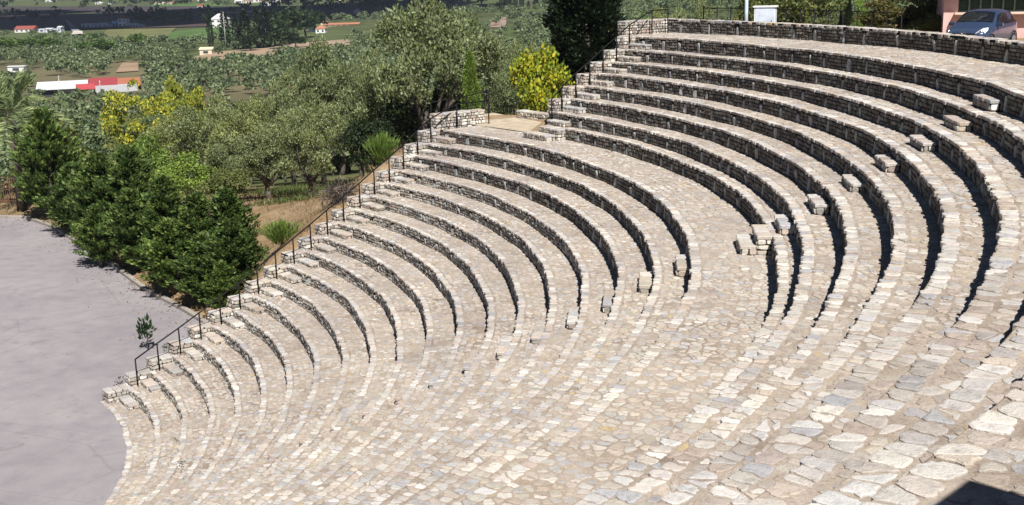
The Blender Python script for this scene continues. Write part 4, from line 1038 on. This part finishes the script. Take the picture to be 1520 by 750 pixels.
# ------------------------------------------------------------------ cloud whose shadow lies on the far fields
def cloud(x0, x1, y0, y1, n):
    bm = bmesh.new(); HC = 620.0; off = np.array([sdir.x, sdir.y])/sdir.z*HC
    for _ in range(n):
        x = random.uniform(x0, x1)+off[0]; y = random.uniform(y0, y1)+off[1]
        m_ = Matrix.Translation((x, y, 600+random.uniform(-8, 25))) @ Matrix.Diagonal((random.uniform(60, 95), random.uniform(50, 75), random.uniform(22, 45), 1))
        bmesh.ops.create_icosphere(bm, subdivisions=2, radius=1, matrix=m_)
    me = bpy.data.meshes.new('cloud'); bm.to_mesh(me); bm.free(); me.materials.append(plain('cloud_white', (.85, .85, .86), 1, 0, 0))
    for p_ in me.polygons: p_.use_smooth = True
    tag(link('cloud', me), kind='structure')
cloud(-420, 80, 890, 1230, 44); cloud(-660, -330, 945, 1450, 32)

# ------------------------------------------------------------------ pink building, cabinet, lamp post, car
PINK = attr_mat('pink_render', .9)
def pink_building():
    a = at(1399, 50, 53.5); b = at(1525, 56, 52.5); d = (b-a)[:2]; u = d/np.linalg.norm(d); nrm = np.array([u[1], -u[0]])   # towards the camera
    rz = math.atan2(u[1], u[0]); z0 = 10.9; o = empty('pink_building', (a[0], a[1], z0), 'pink rendered building with a dark green shuttered window behind the parked car', 'building'); o.rotation_euler = (0, 0, rz)
    pk = (.80, .50, .46); H = 3.1; L = 13.0; D = 8.0
    x0, x1, s0, s1 = .60, 3.9, 1.22, 2.75       # window opening
    B = MB()
    for bx in ((0, x0, 0, H), (x1, L, 0, H), (x0, x1, 0, s0), (x0, x1, s1, H)):
        B.box(((bx[0]+bx[1])/2, .125, (bx[2]+bx[3])/2), (bx[1]-bx[0], .25, bx[3]-bx[2]), 0, pk)
    B.box((.125, D/2+.13, H/2), (.25, D-.25, H), 0, pk); B.box((L-.125, D/2+.13, H/2), (.25, D-.25, H), 0, pk); B.box((L/2, D+.1, H/2), (L, .2, H), 0, pk)
    B.build('wall', [PINK], o)
    B = MB(); B.box((L/2, D/2-.28, H+.1), (L+1.4, D+2.0, .2), 0, (.55, .32, .28), 0, .02); B.build('roof', [PAINT], o)
    B = MB(); B.box(((x0+x1)/2, -.18, s0-.05), (x1-x0+.3, .5, .09), 0, (.72, .52, .42), 0, .01); B.build('sill', [PAINT], o)
    fr = MB(); gcol = (.16, .24, .17)
    for k in range(8):
        x = x0+(x1-x0)*k/7; fr.box((x, .1, (s0+s1)/2), (.07, .07, s1-s0), 0, gcol)
    for z in (s0+.035, s1-.035): fr.box(((x0+x1)/2, .11, z), (x1-x0, .06, .07), 0, gcol)
    wf = fr.build('window', [PAINT], o)
    B = MB()
    for k in range(24): B.box(((x0+x1)/2, .16, s0+(s1-s0)*(k+.5)/24), (x1-x0-.02, .05, (s1-s0)/24*.75), 0, (.05, .08, .06))
    B.box(((x0+x1)/2, .22, (s0+s1)/2), (x1-x0-.02, .02, s1-s0), 0, (.02, .03, .025)); B.build('shutter', [PAINT], wf)
pink_building()
def cabinet():
    p = at(1136, 34, 48.6); z = tz(p[0], p[1]); o = empty('electric_cabinet', (p[0], p[1], z), 'white metal electric cabinet with a thin lid behind the parapet wall', 'cabinet'); o.rotation_euler = (0, 0, R(-34)+YAW-math.pi/2+.25)
    top = at(1136, 9, 48.6)[2]-z; B = MB(); B.box((0, 0, top/2), (.86, .46, top-.06), 0, (.70, .76, .82), 0, .015); B.build('body', [PAINT], o)
    B = MB(); B.box((0, 0, top-.02), (.96, .56, .06), 0, (.82, .84, .86), 0, .012); B.build('lid', [PAINT], o)
    B = MB(); B.box((0, -.236, top/2+.02), (.76, .02, top-.25), 0, (.62, .68, .76), 0, .006); B.build('door', [PAINT], o)
    B = MB(); B.box((.28, -.256, top*.55), (.03, .03, .14), 0, (.2, .2, .22)); B.build('handle', [PAINT], o)
cabinet()
def lamp():
    p = at(1107.5, 33, 50.8); z = tz(p[0], p[1]); o = empty('lamp_post', (p[0], p[1], z), 'pale lamp post rising behind the parapet beside the white cabinet', 'lamp post')
    B = MB(); B.tube([(0, 0, 0), (0, 0, 1.2), (0, 0, 6.5)], [.085, .08, .06], 12, (.62, .72, .78)); B.build('pole', [PAINT], o)
    B = MB(); B.tube([(0, 0, 0), (0, 0, .12)], [.16, .16], 12, (.5, .55, .6)); B.build('base', [PAINT], o)
    B = MB(); B.tube([(0, 0, 6.5), (0, 0, 6.6), (0, 0, 6.9), (0, 0, 7.0)], [.1, .24, .22, .05], 14, (.8, .8, .78)); B.build('lantern', [PAINT], o)
lamp()

def car():
    NAVY = plain('blue_paint', (.055, .088, .17), .3, .45, .5, .8, .05); GLASS = plain('car_glass', (.01, .012, .016), .06, 0, .6); TYRE = plain('tyre', (.015, .015, .016), .85)
    RIM = plain('rim_metal', (.42, .43, .45), .35, .8); CHROME = plain('chrome', (.7, .7, .72), .15, 1.0); LAMP = plain('lamp_lens', (.75, .78, .82), .08, 0, .8); DK = plain('dark_plastic', (.012, .012, .014), .6)
    PLATE = plain('plate_white', (.62, .64, .68), .5)
    c = at(1456, 52, 47.0); z0 = 10.985
    o = empty('parked_car', (c[0], c[1], z0), 'blue compact hatchback parked in front of the pink building', 'car')
    # car space: +x forward, nose towards the camera
    toc = np.array([CAM[0]-c[0], CAM[1]-c[1]]); o.rotation_euler = (0, 0, math.atan2(toc[1], toc[0])-R(20))
    # stations: x, half width low, half width at belt, z bottom, z belt, z top, half width top
    st = [(1.86, .56, .58, .30, .62, .66, .50), (1.80, .70, .72, .24, .66, .74, .60), (1.62, .80, .80, .20, .70, .84, .66), (1.25, .83, .83, .19, .76, .94, .70), (.92, .84, .84, .19, .82, 1.02, .72), (.80, .845, .845, .19, .86, 1.07, .71),
          (.30, .85, .85, .19, .90, 1.40, .60), (.02, .85, .85, .19, .91, 1.48, .57), (-.5, .85, .85, .19, .92, 1.52, .56), (-1.1, .845, .84, .19, .93, 1.49, .55), (-1.55, .83, .82, .20, .94, 1.40, .54), (-1.75, .80, .79, .26, .95, 1.12, .60), (-1.88, .70, .70, .34, .80, .92, .56)]
    def ring(s):
        x, wl, wb, zb, zm, zt, wt = s
        half = [(wl*.80, zb), (wl*.97, zb+.06), (wl, zb+.22), (wb, zm*.75+zb*.25), (wb*.985, zm), (wb*.96, zm+.03), (wt+(wb*.96-wt)*.12, zt-.10*(zt-zm)-.01), (wt*.86, zt-.012), (wt*.45, zt+.008), (0, zt+.012)]
        r_ = [(x, y, z) for y, z in half]+[(x, -y, z) for y, z in half[:-1][::-1]]
        return r_
    B = MB(); n = 19; vs = [p for s in st for p in ring(s)]
    fs = []; roofs = set()
    for a in range(len(st)-1):
        for k in range(n-1): fs.append((a*n+k, a*n+k+1, (a+1)*n+k+1, (a+1)*n+k))
        fs.append((a*n+n-1, a*n, (a+1)*n, (a+1)*n+n-1))
    fs.append(tuple(range(n))[::-1]); fs.append(tuple((len(st)-1)*n+k for k in range(n)))
    B.add(vs, fs, (1, 1, 1), 0, True); body = B.build('body', [NAVY], o)
    def quad(name, pts, mat, off, par, th_=.012):
        p = [Vector(q) for q in pts]; nr = (p[1]-p[0]).cross(p[-1]-p[0]).normalized(); B = MB()
        k = len(p); B.add([tuple(q+nr*off) for q in p]+[tuple(q+nr*(off-th_)) for q in p], [tuple(range(k))]+[(i, (i+1) % k, k+(i+1) % k, k+i)[::-1] for i in range(k)]); return B.build(name, [mat], par)
    # windscreen: strips between station 5 and 6/7
    R5, R6, R7 = ring(st[5]), ring(st[6]), ring(st[7])
    B = MB()
    ks = [6, 7, 8, 9, 10, 11, 12]
    vs = [tuple(Vector(R5[k])+Vector((.015, 0, .012))) for k in ks]+[tuple(Vector(R6[k])+Vector((.014, 0, .016))) for k in ks]+[tuple(Vector(R7[k])*.35+Vector(R6[k])*.65+Vector((.008, 0, .016))) for k in ks]
    m_ = len(ks); B.add(vs, [(k, k+1, m_+k+1, m_+k) for k in range(m_-1)]+[(m_+k, m_+k+1, 2*m_+k+1, 2*m_+k) for k in range(m_-1)], (1, 1, 1), 0, True); B.build('windscreen', [GLASS], o)
    for sgn in (1, -1):
        def S(s, f):           # point on the window band of a station
            x, wl, wb, zb, zm, zt, wt = s; lo = (wb*.96, zm+.05); hi = (wt+(wb*.96-wt)*.12, zt-.12*(zt-zm)-.02)
            return (x, sgn*(lo[0]+(hi[0]-lo[0])*f+.014), lo[1]+(hi[1]-lo[1])*f)
        for (i0, i1, fb, sl_) in ((6, 8, True, .0), (8, 10, False, 0)):
            a, b = st[i0], st[i1]; pts = [S(a, .02), S(b, .02), S(b, .95), S(a, .95)]
            if fb: pts = [(.62, pts[0][1], pts[0][2]-.01), (b[0]+.05, pts[1][1], pts[1][2]), (b[0]+.05, pts[2][1], pts[2][2]), (a[0]-.10, pts[3][1], pts[3][2])]
            else: pts = [(a[0]-.03, pts[0][1], pts[0][2]), (b[0]+.0, pts[1][1], pts[1][2]), (b[0]+.12, pts[2][1], pts[2][2]), (a[0]-.03, pts[3][1], pts[3][2])]
            B = MB(); B.add(pts, [(0, 1, 2, 3)]); B.build('side_window', [GLASS], o)
        # headlight: swept almond on the wing
        B = MB(); hl = [(1.80, .42, .60), (1.835, .46, .70), (1.66, .66, .86), (1.42, .78, .88), (1.50, .80, .78), (1.70, .72, .64)]
        hv = [(x+.03, sgn*(y+.02), z+.015) for x, y, z in hl]; B.add(hv+[(1.72, sgn*.66, .765)], [(i, (i+1) % 6, 6) for i in range(6)], (1, 1, 1), 0, True); hd = B.build('headlight', [LAMP], o)
        B = MB(); B.tube([(1.70, sgn*.63, .73), (1.80, sgn*.63, .73)], [.07, .06], 12); B.build('bulb_cover', [CHROME], hd)
        B = MB(); B.box((.62, sgn*.96, .98), (.12, .2, .14), 0, (1, 1, 1), 0, .03); B.build('mirror', [NAVY], o)
        for xw in (1.16, -1.28):
            B = MB(); B.tube([(xw, sgn*.62, .29), (xw, sgn*.66, .29), (xw, sgn*.82, .29), (xw, sgn*.855, .29)], [.25, .29, .29, .25], 24); wh = B.build('wheel', [TYRE], o)
            B = MB(); B.tube([(xw, sgn*.80, .29), (xw, sgn*.865, .29)], [.19, .175], 20); B.build('rim', [RIM], wh)
            B = MB(); pts = [(xw+.345*math.cos(t), sgn*.852, .29+.345*math.sin(t)) for t in np.linspace(-.2, math.pi+.2, 14)]; B.tube(pts, .018, 6); B.build('wheel_arch', [DK], o)
        B = MB(); B.box((1.74, sgn*.62, .36), (.12, .16, .09), 0, (1, 1, 1), 0, .02); B.build('fog_lamp', [DK], o)
    B = MB(); B.box((1.855, 0, .635), (.05, .86, .12), 0, (1, 1, 1), 0, .02); gr = B.build('grille', [DK], o)
    B = MB(); B.tube([(1.885, .085*math.cos(t), .70+.055*math.sin(t)) for t in np.linspace(0, 2*math.pi, 17)], .012, 6); B.tube([(1.885, .035*math.cos(t), .70+.052*math.sin(t)) for t in np.linspace(0, 2*math.pi, 13)], .009, 6); B.build('badge', [CHROME], o)
    B = MB(); B.box((1.868, 0, .47), (.02, .52, .11), 0, (1, 1, 1), 0, .004); B.build('number_plate', [PLATE], o)
    B = MB(); B.box((1.83, 0, .315), (.08, 1.0, .13), 0, (1, 1, 1), 0, .03); B.build('lower_intake', [DK], o)
    B = MB(); B.tube([(.83, -.45, 1.075), (.72, .1, 1.16)], .012, 6); B.tube([(.83, .15, 1.08), (.70, .55, 1.15)], .012, 6); B.build('wiper', [DK], o)
car()

def haze():
    B = MB(); B.box((500, 4200, 40), (14000, 12400, 130)); m = bpy.data.materials.new('haze_air'); m.use_nodes = True; nt = m.node_tree
    nt.nodes.remove(nt.nodes['Principled BSDF']); v = nt.nodes.new('ShaderNodeVolumePrincipled'); v.inputs['Color'].default_value = (.72, .82, 1, 1)
    v.inputs['Density'].default_value = .00010; v.inputs['Anisotropy'].default_value = 0.2; nt.links.new(v.outputs[0], nt.nodes['Material Output'].inputs['Volume'])
    tag(B.build('haze', [m]), kind='stuff', label='thin blue haze over the valley')
haze()
# hut added out of view, only to cast a corner shadow on the walkway
def shadow_hut():
    t = R(-51.35); o = empty('shadow_caster', polar(40.47, t, 11.59), 'unseen stone hut with a flat roof, added to cast a corner shadow on the topmost walkway', 'shadow_hut'); o.rotation_euler = (0, 0, t)
    B = MB(); B.box((0, 0, 1.42), (2.2, 2.6, 2.84), 0, (.42, .36, .3)); B.build('wall', [RISER], o)
    B = MB(); B.box((0, 0, 2.93), (2.3, 2.7, .18), 0, (.5, .48, .45), 0, .02); B.build('roof', [PAINT], o)
    B = MB(); B.box((-1.11, .3, 1.7), (.06, 1.3, .8), 0, (.03, .035, .04)); B.build('window', [PAINT], o)
    B = MB(); B.box((0, 1.31, 1.0), (.85, .06, 2.0), 0, (.12, .1, .08)); B.build('door', [PAINT], o)
shadow_hut()
